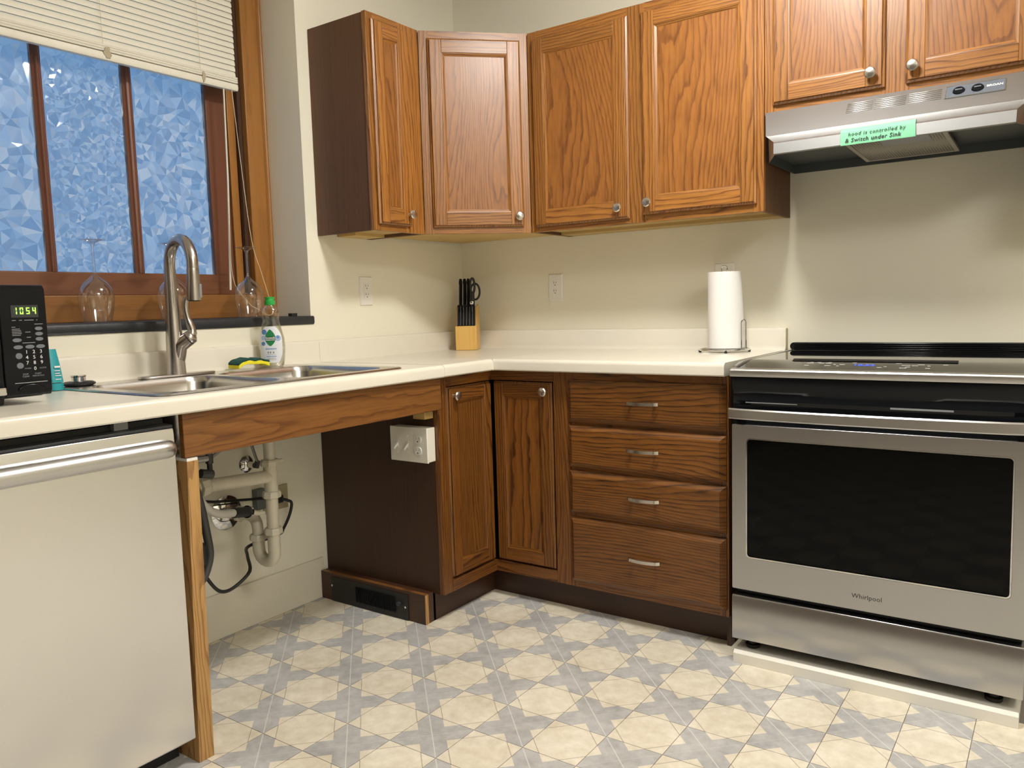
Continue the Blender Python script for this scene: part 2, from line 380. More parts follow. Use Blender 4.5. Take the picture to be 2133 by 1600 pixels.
# frosted faceted window film
def film_mat():
    m = bpy.data.materials.new('faceted_window_film'); m.use_nodes = True
    nt = m.node_tree; nt.nodes.clear()
    out = nt.nodes.new('ShaderNodeOutputMaterial')
    at = nt.nodes.new('ShaderNodeAttribute'); at.attribute_name = 'facet'
    sep = nt.nodes.new('ShaderNodeSeparateColor'); nt.links.new(at.outputs['Color'], sep.inputs['Color'])
    rf = nt.nodes.new('ShaderNodeBsdfRefraction'); rf.inputs['IOR'].default_value = 1.15; rf.inputs['Roughness'].default_value = 0.12
    hs = nt.nodes.new('ShaderNodeMix'); hs.data_type = 'RGBA'
    hs.inputs['A'].default_value = (0.62, 0.68, 0.74, 1); hs.inputs['B'].default_value = (1, 1, 1, 1)
    nt.links.new(sep.outputs['Green'], hs.inputs['Factor'])
    nt.links.new(hs.outputs['Result'], rf.inputs['Color'])
    df = nt.nodes.new('ShaderNodeBsdfDiffuse'); df.inputs['Color'].default_value = (0.75, 0.80, 0.85, 1)
    gl = nt.nodes.new('ShaderNodeBsdfGlossy'); gl.inputs['Roughness'].default_value = 0.12; gl.inputs['Color'].default_value = (0.9, 0.95, 1, 1)
    m1 = nt.nodes.new('ShaderNodeMixShader')
    nt.links.new(sep.outputs['Red'], m1.inputs['Fac'])
    nt.links.new(rf.outputs[0], m1.inputs[1]); nt.links.new(df.outputs[0], m1.inputs[2])
    m2 = nt.nodes.new('ShaderNodeMixShader')
    nt.links.new(sep.outputs['Blue'], m2.inputs['Fac'])
    nt.links.new(m1.outputs[0], m2.inputs[1]); nt.links.new(gl.outputs[0], m2.inputs[2])
    nt.links.new(m2.outputs[0], out.inputs['Surface'])
    return m
MAT['film'] = film_mat()

# ------------------------------------------------------------------ mesh helpers
ORIG = {}

class MB:
    def __init__(self, M=None):
        self.v = []; self.f = []; self.M = M
    def add(self, vs, fs):
        b = len(self.v)
        for p in vs:
            p = Vector(p)
            self.v.append(self.M @ p if self.M is not None else p)
        self.f += [tuple(b + i for i in f) for f in fs]
        return self
    def box(self, x0, x1, y0, y1, z0, z1):
        vs = [(x, y, z) for x in (x0, x1) for y in (y0, y1) for z in (z0, z1)]
        return self.add(vs, [(0, 1, 3, 2), (4, 6, 7, 5), (0, 4, 5, 1), (2, 3, 7, 6), (0, 2, 6, 4), (1, 5, 7, 3)])
    def hexa(self, bottom, top):
        vs = list(bottom) + list(top); n = len(bottom)
        fs = [tuple(range(n)), tuple(range(n, 2 * n))]
        fs += [(i, (i + 1) % n, n + (i + 1) % n, n + i) for i in range(n)]
        return self.add(vs, fs)
    def prism(self, poly, axis, a0, a1):
        def P(p, a):
            if axis == 'x': return (a, p[0], p[1])
            if axis == 'y': return (p[0], a, p[1])
            return (p[0], p[1], a)
        return self.hexa([P(p, a0) for p in poly], [P(p, a1) for p in poly])
    def loft(self, loops, cap=True, closed=True):
        n = len(loops[0]); vs = [p for l in loops for p in l]; fs = []
        for k in range(len(loops) - 1):
            for i in range(n if closed else n - 1):
                j = (i + 1) % n
                fs.append((k * n + i, k * n + j, (k + 1) * n + j, (k + 1) * n + i))
        if cap:
            fs.append(tuple(range(n))); fs.append(tuple((len(loops) - 1) * n + i for i in range(n)))
        return self.add(vs, fs)
    def tube(self, pts, r, n=10, cap=True):
        pts = [Vector(p) for p in pts]
        rs = r if isinstance(r, (list, tuple)) else [r] * len(pts)
        loops = []; up = None
        for i, p in enumerate(pts):
            if i == 0: t = pts[1] - pts[0]
            elif i == len(pts) - 1: t = pts[-1] - pts[-2]
            else: t = (pts[i + 1] - p).normalized() + (p - pts[i - 1]).normalized()
            t.normalize()
            if up is None:
                up = Vector((0, 0, 1)) if abs(t.z) < 0.9 else Vector((1, 0, 0))
            a = t.cross(up).normalized(); b = a.cross(t).normalized(); up = b
            loops.append([p + (a * math.cos(2 * PI * k / n) + b * math.sin(2 * PI * k / n)) * rs[i] for k in range(n)])
        return self.loft(loops, cap)
    def lathe(self, prof, o=(0, 0, 0), axis=(0, 0, 1), n=24, cap=True):
        o = Vector(o); ax = Vector(axis).normalized()
        h = Vector((1, 0, 0)) if abs(ax.x) < 0.9 else Vector((0, 1, 0))
        a = ax.cross(h).normalized(); b = ax.cross(a)
        loops = [[o + ax * z + (a * math.cos(2 * PI * k / n) + b * math.sin(2 * PI * k / n)) * max(r, 1e-5) for k in range(n)] for r, z in prof]
        return self.loft(loops, cap)
    def build(self, name, mat, parent=None, bevel=0.0, smooth=35, origin=None, seg=2):
        o0 = Vector(ORIG[parent.name]) if parent is not None else Vector(origin or (0, 0, 0))
        me = bpy.data.meshes.new(name)
        me.from_pydata([tuple(p - o0) for p in self.v], [], self.f)
        bm = bmesh.new(); bm.from_mesh(me)
        bmesh.ops.recalc_face_normals(bm, faces=bm.faces)
        bm.to_mesh(me); bm.free()
        return finish(name, me, mat, parent, o0, bevel, smooth, seg)

def finish(name, me, mat, parent, o0, bevel=0.0, smooth=35, seg=2):
    me.materials.append(MAT[mat] if isinstance(mat, str) else mat)
    if smooth:
        for p in me.polygons: p.use_smooth = True
        me.set_sharp_from_angle(angle=math.radians(smooth))
    ob = bpy.data.objects.new(name, me)
    COL.objects.link(ob)
    ORIG[ob.name] = tuple(o0)
    if parent is not None:
        ob.parent = parent
    else:
        ob.location = o0
    if bevel > 0:
        md = ob.modifiers.new('edge', 'BEVEL')
        md.width = bevel; md.segments = seg; md.limit_method = 'ANGLE'; md.angle_limit = math.radians(40)
        md.harden_normals = False
    return ob

def tag(o, label, cat, group=None):
    o['label'] = label; o['category'] = cat
    if group: o['group'] = group
    return o

def thing(name, label, cat, loc, group=None):
    o = bpy.data.objects.new(name, None)
    o.empty_display_size = 0.05
    COL.objects.link(o); o.location = loc
    ORIG[o.name] = tuple(loc)
    return tag(o, label, cat, group)

def setting(o):
    o['kind'] = 'structure'
    return o

def setting_empty(name, loc):
    o = bpy.data.objects.new(name, None); COL.objects.link(o); o.location = loc
    o.empty_display_size = 0.05
    ORIG[o.name] = tuple(loc); o['kind'] = 'structure'
    return o

def text_mesh(txt, size, spacing=1.0, shear=0.0, ext=0.0002, bold=0.0):
    cu = bpy.data.curves.new('lettering', 'FONT')
    cu.body = txt; cu.size = size; cu.extrude = ext; cu.shear = shear; cu.space_character = spacing
    cu.align_x = 'CENTER'; cu.align_y = 'CENTER'; cu.resolution_u = 2; cu.offset = bold
    ob = bpy.data.objects.new('lettering_tmp', cu); COL.objects.link(ob)
    dg = bpy.context.evaluated_depsgraph_get()
    me = bpy.data.meshes.new_from_object(ob.evaluated_get(dg))
    bpy.data.objects.remove(ob); bpy.data.curves.remove(cu)
    return me

def text(name, txt, size, M, mat, parent, spacing=1.0, shear=0.0, bold=0.0, warp=None):
    me = text_mesh(txt, size, spacing, shear, bold=bold)
    o0 = Vector(ORIG[parent.name])
    for v in me.vertices:
        p = Vector(v.co)
        if warp: p = Vector(warp(p))
        v.co = (M @ p) - o0
    me.materials.clear()
    return finish(name, me, mat, parent, o0, 0, 0)

def frame_M(origin, u, n):
    """local (u, v, n) -> room; v is straight up"""
    u = Vector(u).normalized(); n = Vector(n).normalized(); v = n.cross(u).normalized()
    o = Vector(origin)
    return Matrix(((u.x, v.x, n.x, o.x), (u.y, v.y, n.y, o.y), (u.z, v.z, n.z, o.z), (0, 0, 0, 1)))

def rrect(x0, x1, y0, y1, r, k=5):
    pts = []
    for cx, cy, a0 in ((x1 - r, y1 - r, 0), (x0 + r, y1 - r, 90), (x0 + r, y0 + r, 180), (x1 - r, y0 + r, 270)):
        for i in range(k + 1):
            a = math.radians(a0 + 90 * i / k)
            pts.append((cx + r * math.cos(a), cy + r * math.sin(a)))
    return pts

def bez(p0, p1, p2, p3, n=10):
    p0, p1, p2, p3 = map(Vector, (p0, p1, p2, p3)); out = []
    for i in range(n + 1):
        t = i / n
        out.append(p0 * (1 - t) ** 3 + p1 * 3 * t * (1 - t) ** 2 + p2 * 3 * t * t * (1 - t) + p3 * t ** 3)
    return out

def smooth_path(pts, n=6):
    pts = [Vector(p) for p in pts]; out = []
    for i in range(len(pts) - 1):
        p0 = pts[max(i - 1, 0)]; p1 = pts[i]; p2 = pts[i + 1]; p3 = pts[min(i + 2, len(pts) - 1)]
        for k in range(n):
            t = k / n
            out.append(0.5 * ((2 * p1) + (p2 - p0) * t + (2 * p0 - 5 * p1 + 4 * p2 - p3) * t * t + (3 * p1 - p0 - 3 * p2 + p3) * t ** 3))
    out.append(pts[-1])
    return out

# ------------------------------------------------------------------ room shell
RX, RY, RZ = 4.1, -4.7, 2.53
WT = 0.30
WY0, WY1, WZ0, WZ1 = -2.316, -0.934, 1.07, 2.42
wl = MB()
wl.box(-WT, 0, RY, WY0, 0, RZ); wl.box(-WT, 0, WY1, 0.0, 0, RZ)
wl.box(-WT, 0, WY0, WY1, 0, WZ0); wl.box(-WT, 0, WY0, WY1, WZ1, RZ)
setting(wl.build('wall_left', 'wall', smooth=0))
setting(MB().box(-WT, RX + 0.1, 0, 0.15, 0, RZ).build('wall_back', 'wall', smooth=0))
setting(MB().box(RX, RX + 0.1, RY, 0, 0, RZ).build('wall_right', 'wall', smooth=0))
setting(MB().box(-WT, RX + 0.1, RY - 0.1, RY, 0, RZ).build('wall_front', 'wall_dark', smooth=0))
setting(MB().box(-WT, RX + 0.1, RY - 0.1, 0.15, RZ, RZ + 0.1).build('ceiling', 'ceiling', smooth=0))
fl = setting(MB().box(-WT, RX + 0.1, RY - 0.1, 0.15, -0.1, -0.0012).build('floor', 'groove', smooth=0))
setting(MB().box(0, 0.010, -2.0, -0.945, 0, 0.158).build('baseboard_left', 'base', bevel=0.002))

# vinyl squares: one shared mesh, one object each; those under the cabinets are not laid
g = 0.0004
tb = MB(); tb.hexa([(g, g, -0.0012), (FG - g, g, -0.0012), (FG - g, FG - g, -0.0012), (g, FG - g, -0.0012)],
                   [(g + .0004, g + .0004, 0), (FG - g - .0004, g + .0004, 0), (FG - g - .0004, FG - g - .0004, 0), (g + .0004, FG - g - .0004, 0)])
cells = []
i0, i1 = int(math.floor((0 - FX0) / FG)), int(math.ceil((RX - FX0) / FG))
j0, j1 = int(math.floor((RY - FY0) / FG)), int(math.ceil((0 - FY0) / FG))
rest = MB()
for i in range(i0, i1):
    for j in range(j0, j1):
        x, y = FX0 + i * FG, FY0 + j * FG
        hid = (y > -0.54 and x < 2.3) or (x + FG < 0.54 and y > -0.95) or (x + FG < 0.56 and y + FG < -1.90) or (x > 1.56 and y > -0.66 and x < 2.28)
        if hid: continue
        d = (x - 1.1) ** 2 + (y + 1.5) ** 2
        cells.append((d, i, j, x, y))
cells.sort()
tile0 = None
for k, (d, i, j, x, y) in enumerate(cells):
    xe = max(x, 0.0)
    if k < 260:
        if tile0 is None:
            tile0 = MB(); tile0.v = [p.copy() for p in tb.v]; tile0.f = list(tb.f)
            t = tile0.build('tile', 'vinyl', None, smooth=0)
            t.parent = fl; t.location = (x, y, 0); tile0 = t
        else:
            t = tile0.copy(); COL.objects.link(t); t.parent = fl; t.location = (x, y, 0)
    else:
        rest.add([p + Vector((x, y, 0)) for p in tb.v], tb.f)
ro = rest.build('tile_field', 'vinyl', fl, smooth=0); ro['kind'] = 'stuff'

# ------------------------------------------------------------------ ceiling lamps
def ceiling_lamp(x, y, r, mat, label):
    t = thing('ceiling_lamp', label, 'lamp', (x, y, RZ), 'round ceiling lamps')
    MB().lathe([(0.03, 0), (r + 0.02, 0), (r + 0.02, -0.02), (r, -0.025), (0.03, -0.02)], (x, y, RZ)).build('housing', 'nickel', t)
    MB().lathe([(r * 0.98, -0.022), (r * 0.95, -0.05), (r * 0.75, -0.078), (r * 0.4, -0.094), (0.001, -0.10)], (x, y, RZ), n=32).build('diffuser', mat, t)
ceiling_lamp(1.64, -1.22, 0.17, 'lamp', 'round ceiling lamp above the drawers and range')
ceiling_lamp(3.45, -2.35, 0.45, 'lamp2', 'round ceiling lamp at the far end of the room')

# ------------------------------------------------------------------ window
win = setting_empty('window_1', (-0.2, -1.625, 1.10))
YC = -1.625
def mir(a, b): return (2 * YC - b, 2 * YC - a)
for a, b in ((-1.030, -0.957), mir(-1.030, -0.957)):
    MB().box(-0.218, -0.190, a, b, 1.10, WZ1).build('casing', 'casing', win, bevel=0.003)
for a, b in ((-0.957, -0.934), mir(-0.957, -0.934)):
    c = (a + b) / 2
    pts = [(-0.218, a)] + [(-0.192 + 0.010 * math.sin(PI * k / 8), a + (b - a) * k / 8) for k in range(9)] + [(-0.218, b)]
    MB().prism(pts, 'z', 1.10, WZ1).build('bead', 'casing', win)
MB().box(-0.218, -0.192, -2.220, -1.030, 1.10, 1.186).build('casing', 'casing_h', win, bevel=0.003)
MB().box(-0.218, -0.190, -2.220, -1.030, WZ1 - 0.05, WZ1).build('casing', 'casing_h', win, bevel=0.003)
for a, b in ((-1.045, -1.024), mir(-1.045, -1.024)):
    MB().box(-0.30, -0.218, a, b, 1.10, WZ1).build('jamb', 'jamb', win)
for a, b in ((-1.079, -1.047), mir(-1.079, -1.047)):
    MB().box(-0.262, -0.236, a, b, 1.186, WZ1 - 0.05).build('stop', 'casing', win, bevel=0.002)
for a, b in ((-1.165, -1.084), mir(-1.165, -1.084)):
    MB().box(-0.268, -0.242, a, b, 1.188, WZ1 - 0.05).build('sash_stile', 'sash', win, bevel=0.002)
MB().box(-0.268, -0.240, -2.166, -1.084, 1.186, 1.262).build('sash_rail', 'sash_h', win, bevel=0.003)
MB().box(-0.268, -0.242, -2.166, -1.084, 2.32, 2.37).build('sash_rail', 'sash_h', win, bevel=0.002)
for a, b in ((-1.474, -1.441), (-1.760, -1.731)):
    c = (a + b) / 2
    MB().prism([(-0.266, a), (-0.250, a), (-0.246, a + 0.006), (-0.240, a + 0.010), (-0.238, c), (-0.240, b - 0.010), (-0.246, b - 0.006), (-0.250, b), (-0.266, b)], 'z', 1.262, 2.32).build('muntin', 'sash', win, smooth=20)

def pane(y0, y1, z0, z1, dens, sparkle):
    pts = []
    n = int((y1 - y0) * (z1 - z0) * dens)
    mind = 0.55 / math.sqrt(dens)
    cellsz = mind; gridd = {}
    tries = 0
    while len(pts) < n and tries < n * 14:
        tries += 1
        p = (random.uniform(y0, y1), random.uniform(z0, z1))
        ck = (int(p[0] / cellsz), int(p[1] / cellsz))
        ok = True
        for a in (-1, 0, 1):
            for b in (-1, 0, 1):
                for q in gridd.get((ck[0] + a, ck[1] + b), ()):
                    if (q[0] - p[0]) ** 2 + (q[1] - p[1]) ** 2 < mind * mind: ok = False
        if ok:
            pts.append(p); gridd.setdefault(ck, []).append(p)
    nb = 0
    for a in range(8): 
        t = a / 8
        pts += [(y0 + (y1 - y0) * t, z0), (y1, z0 + (z1 - z0) * t), (y1 + (y0 - y1) * t, z1), (y0, z1 + (z0 - z1) * t)]
    vs, es, fs, *_ = geometry.delaunay_2d_cdt([Vector(p) for p in pts], [], [], 0, 1e-6)
    o0 = Vector(ORIG[win.name])
    co = [(-0.254 + random.uniform(-0.0012, 0.0012), p.x, p.y) for p in vs]
    me = bpy.data.meshes.new('pane')
    me.from_pydata([tuple(Vector(c) - o0) for c in co], [], [tuple(f) for f in fs])
    at = me.attributes.new('facet', 'FLOAT_COLOR', 'FACE')
    for k, pl in enumerate(me.polygons):
        r = random.random()
        if r < sparkle: v = (random.uniform(0.16, 0.42), 1, 0.0)
        elif r < 0.55: v = (random.uniform(0.02, 0.10), random.uniform(0.0, 0.5), 0.04)
        else: v = (random.uniform(0.06, 0.20), random.uniform(0.4, 1.0), 0.06)
        at.data[k].color = (v[0], v[1], v[2], 1)
    return finish('pane', me, 'film', win, o0, 0, 0)
pane(-1.441, -1.165, 1.262, 2.32, 1500, 0.20)
pane(-1.731, -1.474, 1.262, 2.32, 4200, 0.10)
pane(-2.045, -1.760, 1.262, 2.32, 1200, 0.20)
MB().box(-0.268, -0.242, -2.085, -2.045, 1.188, 2.37).build('sash_stile', 'sash', win)

tag(MB().prism([(-0.19, 1.066), (0.004, 1.066), (0.008, 1.074), (0.008, 1.092), (0.004, 1.098), (-0.19, 1.100)], 'y', -2.335, -0.922).build('window_sill', 'stone', origin=(-0.1, -1.625, 1.07), bevel=0.002),
    'black slate window sill slab below the wooden window', 'window sill')
tag(MB().box(-0.035, -0.015, -1.012, -0.985, 1.099, 1.110).build('black_clip', 'black_matte', origin=(-0.025, -1.0, 1.099), bevel=0.001),
    'small black clip lying on the slate sill by the right reveal', 'clip')

# blind
bl = thing('window_blind', 'cream mini blind with horizontal slats, half drawn up over the window', 'blind', (-0.165, YC, 1.93))
BY0, BY1 = 2 * YC + 1.09, -1.09
BX = -0.160
MB().prism([(BX - 0.014, 1.926), (BX + 0.012, 1.923), (BX + 0.016, 1.934), (BX + 0.014, 1.947), (BX - 0.012, 1.950)], 'y', BY0, BY1).build('bottom_rail', 'blind', bl, bevel=0.002)
for k in range(3):
    z = 1.9515 + k * 0.0075
    MB().prism([(BX - 0.012, z), (BX + 0.013, z - 0.001), (BX + 0.0145, z + 0.003), (BX + 0.012, z + 0.006), (BX - 0.012, z + 0.006)], 'y', BY0, BY1).build('slat', 'blind', bl)
sl0 = None
for k in range(20):
    z = 1.985 + k * 0.0205
    if sl0 is None:
        zz = z
        pr = []
        for q in range(7):
            t = q / 6 - 0.5
            pr.append((BX - t * 0.0060 + 0.0022 * (1 - 4 * t * t), zz + t * 0.0228))
        pr2 = [(p[0] - 0.0006, p[1]) for p in reversed(pr)]
        sl0 = MB().prism(pr + pr2, 'y', BY0, BY1).build('slat', 'blind', bl, smooth=60)
        sz0 = z
    else:
        s = sl0.copy(); COL.objects.link(s); s.parent = bl; s.location = (0, 0, z - sz0)
MB().box(BX - 0.018, BX + 0.02, BY0, BY1, 2.40, 2.419).build('head_rail', 'blind', bl)
for y in (-1.240, -1.585, -1.95):
    MB().tube([(BX + 0.011, y, 1.965), (BX + 0.011, y, 2.40)], 0.0008, 5).build('ladder_cord', 'cord', bl)
for y, w in ((-1.232, 0.016), (-1.575, 0.026)):
    pl = []
    for k in range(14):
        a = 2 * PI * k / 14
        pl.append((y + w * 0.5 * math.cos(a) * random.uniform(0.6, 1.15), 1.945 + 0.018 * math.sin(a) * random.uniform(0.7, 1.15)))
    MB().prism(pl, 'x', BX + 0.0135, BX + 0.0175).build('tape_residue', 'stain', bl)
MB().tube([(-0.155, -1.146, 1.93), (-0.158, -1.150, 1.6), (-0.172, -1.158, 1.202)], [0.0028, 0.0034, 0.0040], 6).build('tilt_wand', 'blind', bl)
MB().tube(smooth_path([(-0.146, -1.119, 1.93), (-0.15, -1.095, 1.66), (-0.155, -1.065, 1.389), (-0.155, -1.03, 1.27), (-0.155, -0.998, 1.165), (-0.15, -0.99, 1.115), (-0.145, -1.02, 1.106), (-0.15, -1.055, 1.128), (-0.155, -1.087, 1.146), (-0.158, -1.127, 1.191), (-0.16, -1.150, 1.235), (-0.16, -1.157, 1.33), (-0.158, -1.152, 1.6), (-0.155, -1.148, 1.93)], 5), 0.0012, 6).build('pull_cord', 'cord', bl)

# ------------------------------------------------------------------ cabinet parts
def knob(parent, M, u, v, n0=0.0):
    b = MB(M)
    b.lathe([(0.0075, n0), (0.0060, n0 + 0.004), (0.0055, n0 + 0.013), (0.0100, n0 + 0.016), (0.0160, n0 + 0.019), (0.0168, n0 + 0.022), (0.0140, n0 + 0.0255), (0.0070, n0 + 0.0275), (0.0005, n0 + 0.028)], (u, v, 0), (0, 0, 1), 20)
    return b.build('knob', 'nickel', parent)

def pull(parent, M, u, v, n0, L=0.118):
    out, inn = [], []
    for k in range(13):
        t = k / 12; x = -L / 2 + L * t
        h = 0.010 + 0.016 * (math.sin(PI * t) ** 0.55)
        out.append((u + x, n0 + h + 0.004)); inn.append((u + x, n0 + h))
    b = MB(M)
    poly = out + list(reversed(inn))
    b.hexa([(p[0], v - 0.0055, p[1]) for p in poly], [(p[0], v + 0.0055, p[1]) for p in poly])
    for s in (-1, 1):
        x = u + s * L * 0.37
        b.box(x - 0.004, x + 0.004, v - 0.0045, v + 0.0045, n0, n0 + 0.024)
    return b.build('pull_handle', 'nickel', parent)

def door(parent, M, w, h, knob_uv, low=False, fw=0.052, rw=0.055):
    """M: origin at the lower left corner on the cabinet face, u right, v up, n out"""
    ov, oh, op = ('oak_low', 'oak_low_h', 'oak_low') if low else ('oak_v', 'oak_h', 'oak_panel')
    b = MB(M)
    b.hexa([(0, 0, 0.001), (w, 0, 0.001), (w, h, 0.001), (0, h, 0.001)], [(0, 0, 0.009), (w, 0, 0.009), (w, h, 0.009), (0, h, 0.009)])
    e = 0.006
    b.hexa([(0, 0, 0.009), (w, 0, 0.009), (w, h, 0.009), (0, h, 0.009)], [(e, e, 0.013), (w - e, e, 0.013), (w - e, h - e, 0.013), (e, h - e, 0.013)])
    d = b.build('door', ov, parent, smooth=20)
    i = 0.007
    for u0, u1 in ((i, fw), (w - fw, w - i)):
        MB(M).box(u0, u1, i, h - i, 0.012, 0.0200).build('stile', ov, d, bevel=0.0015)
    for v0, v1 in ((i, rw), (h - rw, h - i)):
        MB(M).box(fw, w - fw, v0, v1, 0.012, 0.0200).build('rail', oh, d, bevel=0.0015)
    MB(M).box(fw + 0.009, w - fw - 0.009, rw + 0.009, h - rw - 0.009, 0.010, 0.0132).build('panel', op, d)
    # sticking round the panel, mitred strips
    a, c, e2 = 0.0195, 0.0135, 0.012
    o = [(fw, rw), (w - fw, rw), (w - fw, h - rw), (fw, h - rw)]
    q = [(fw + e2, rw + e2), (w - fw - e2, rw + e2), (w - fw - e2, h - rw - e2), (fw + e2, h - rw - e2)]
    mm = [((p[0] * 2 + r_[0]) / 3, (p[1] * 2 + r_[1]) / 3) for p, r_ in zip(o, q)]
    for k in range(4):
        k2 = (k + 1) % 4
        rows = []
        for t in (k, k2):
            rows.append([(o[t][0], o[t][1], 0.012), (o[t][0], o[t][1], a), (mm[t][0], mm[t][1], a - 0.0008), (mm[t][0], mm[t][1], a - 0.0025), (q[t][0], q[t][1], c), (q[t][0], q[t][1], 0.012)])
        MB(M).loft(rows).build('moulding', oh if k in (0, 2) else ov, d, smooth=20)
    if knob_uv: knob(d, M, knob_uv[0], knob_uv[1], 0.0195)
    return d

def drawer(parent, M, w, h, label=None):
    c = 0.015
    b = MB(M)
    b.hexa([(0, 0, 0.001), (w, 0, 0.001), (w, h, 0.001), (0, h, 0.001)], [(0, 0, 0.008), (w, 0, 0.008), (w, h, 0.008), (0, h, 0.008)])
    b.hexa([(0.001, 0.001, 0.008), (w - 0.001, 0.001, 0.008), (w - 0.001, h - 0.001, 0.008), (0.001, h - 0.001, 0.008)],
           [(c, c, 0.0185), (w - c, c, 0.0185), (w - c, h - c, 0.0185), (c, h - c, 0.0185)])
    b.hexa([(c + 0.001, c + 0.001, 0.0185), (w - c - 0.001, c + 0.001, 0.0185), (w - c - 0.001, h - c - 0.001, 0.0185), (c + 0.001, h - c - 0.001, 0.0185)],
           [(c + 0.002, c + 0.002, 0.0205), (w - c - 0.002, c + 0.002, 0.0205), (w - c - 0.002, h - c - 0.002, 0.0205), (c + 0.002, h - c - 0.002, 0.0205)])
    d = b.build('drawer', 'oak_drawer', parent, smooth=15)
    pull(d, M, w / 2 + 0.008, h * 0.5 + 0.006, 0.0195)
    return d

HB, HT = 1.4014, 2.1657
DU = 0.305
X0 = 0.002
# --- upper cabinet beside the window (faces +x)
YA, YD = -0.879, -0.605
ca = thing('wall_cabinet', 'narrow oak wall cabinet with dark side panel, nearest the window', 'cabinet', (0.15, -0.742, HB), 'oak wall cabinets')
MB().box(X0, DU - 0.019, YA, YA + 0.012, HB, HT - 0.002).build('side_panel', 'laminate', ca)
MB().box(X0, DU - 0.019, YD - 0.014, YD - 0.002, HB, HT - 0.002).build('side_panel', 'laminate', ca)
MB().box(X0, DU - 0.019, YA + 0.012, YD - 0.014, HB + 0.012, HB + 0.024).build('bottom_panel', 'ply', ca)
MB().box(X0, DU - 0.019, YA + 0.012, YD - 0.014, HT - 0.016, HT - 0.004).build('top_panel', 'laminate', ca)
MB().box(X0, X0 + 0.10, YA + 0.10, YD - 0.014, HB + 0.001, HB + 0.012).build('cleat', 'ply', ca)
MB().box(DU - 0.019, DU, YA - 0.003, YA + 0.030, HB, HT).build('face_stile', 'oak_v', ca, bevel=0.002)
MB().box(DU - 0.019, DU, YD - 0.110, YD - 0.001, HB, HT).build('face_stile', 'oak_v', ca)
MB().box(DU - 0.019, DU, YA + 0.030, YD - 0.110, HB, HB + 0.040).build('face_rail', 'oak_h', ca)
MB().box(DU - 0.019, DU, YA + 0.030, YD - 0.110, HT - 0.045, HT).build('face_rail', 'oak_h', ca)
door(ca, frame_M((DU, -0.862, 1.424), (0, 1, 0), (1, 0, 0)), 0.170, 0.717, (0.150, 0.042), fw=0.046)

# --- diagonal corner wall cabinet
cb = thing('wall_cabinet', 'diagonal oak corner wall cabinet with glare on its door', 'cabinet', (0.3, -0.3, HB), 'oak wall cabinets')
poly = [(X0, -0.604), (DU - 0.012, -0.604), (0.604, -DU + 0.012), (0.604, -X0), (X0, -X0)]
b = MB(); b.prism([(0.012 if p[0] < 0.1 else p[0], p[1]) for p in poly], 'z', HB + 0.012, HB + 0.024); b.build('bottom_panel', 'ply', cb)
MB().prism(poly, 'z', HT - 0.016, HT - 0.004).build('top_panel', 'laminate', cb)
MB().box(X0, DU - 0.012, -0.604, -0.592, HB, HT - 0.002).build('side_panel', 'laminate', cb)
MB().box(0.592, 0.604, -DU + 0.012, -X0, HB, HT - 0.002).build('side_panel', 'ply', cb)
MD = frame_M((DU, -0.605, HB), (1, 1, 0), (1, -1, 0))
LD = 0.3 * math.sqrt(2)
hh = HT - HB
for u0, u1 in ((0.002, 0.040), (LD - 0.040, LD - 0.002)):
    MB(MD).box(u0, u1, 0, hh, -0.019, 0).build('face_stile', 'oak_v', cb)
for v0, v1 in ((0, 0.036), (hh - 0.042, hh)):
    MB(MD).box(0.040, LD - 0.040, v0, v1, -0.019, 0).build('face_rail', 'oak_h', cb)
door(cb, MD @ Matrix.Translation((0.034, 0.024, 0)), 0.359, 0.711, (0.337, 0.038))

# --- two door wall cabinet (faces -y)
XB0, XB1 = 0.606, 1.529
cc = thing('wall_cabinet', 'wide two-door oak wall cabinet over the paper towels', 'cabinet', (1.07, -0.15, HB), 'oak wall cabinets')
for a, b_ in ((XB0, XB0 + 0.012), (XB1 - 0.012, XB1)):
    MB().box(a, b_, -DU + 0.019, -X0, HB, HT - 0.002).build('side_panel', 'laminate', cc)
MB().box(XB0 + 0.012, XB1 - 0.012, -DU + 0.019, -X0, HB + 0.012, HB + 0.024).build('bottom_panel', 'ply', cc)
MB().box(XB0 + 0.012, XB1 - 0.012, -0.10, -X0, HB + 0.001, HB + 0.012).build('cleat', 'ply', cc)
MB().box(XB0 + 0.012, XB1 - 0.012, -DU + 0.019, -X0, HT - 0.016, HT - 0.004).build('top_panel', 'laminate', cc)
for a, b_ in ((XB0, XB0 + 0.040), (1.034, 1.104), (XB1 - 0.034, XB1)):
    MB().box(a, b_, -DU, -DU + 0.019, HB, HT).build('face_stile', 'oak_v', cc, bevel=0.001)
for a, b_ in ((XB0 + 0.040, 1.034), (1.104, XB1 - 0.034)):
    MB().box(a, b_, -DU, -DU + 0.019, HB, HB + 0.040).build('face_rail', 'oak_h', cc)
    MB().box(a, b_, -DU, -DU + 0.019, HT - 0.045, HT).build('face_rail', 'oak_h', cc)
door(cc, frame_M((0.632, -DU, 1.420), (1, 0, 0), (0, -1, 0)), 0.409, 0.714, (0.372, 0.040))
door(cc, frame_M((1.094, -DU, 1.428), (1, 0, 0), (0, -1, 0)), 0.413, 0.706, (0.028, 0.040))

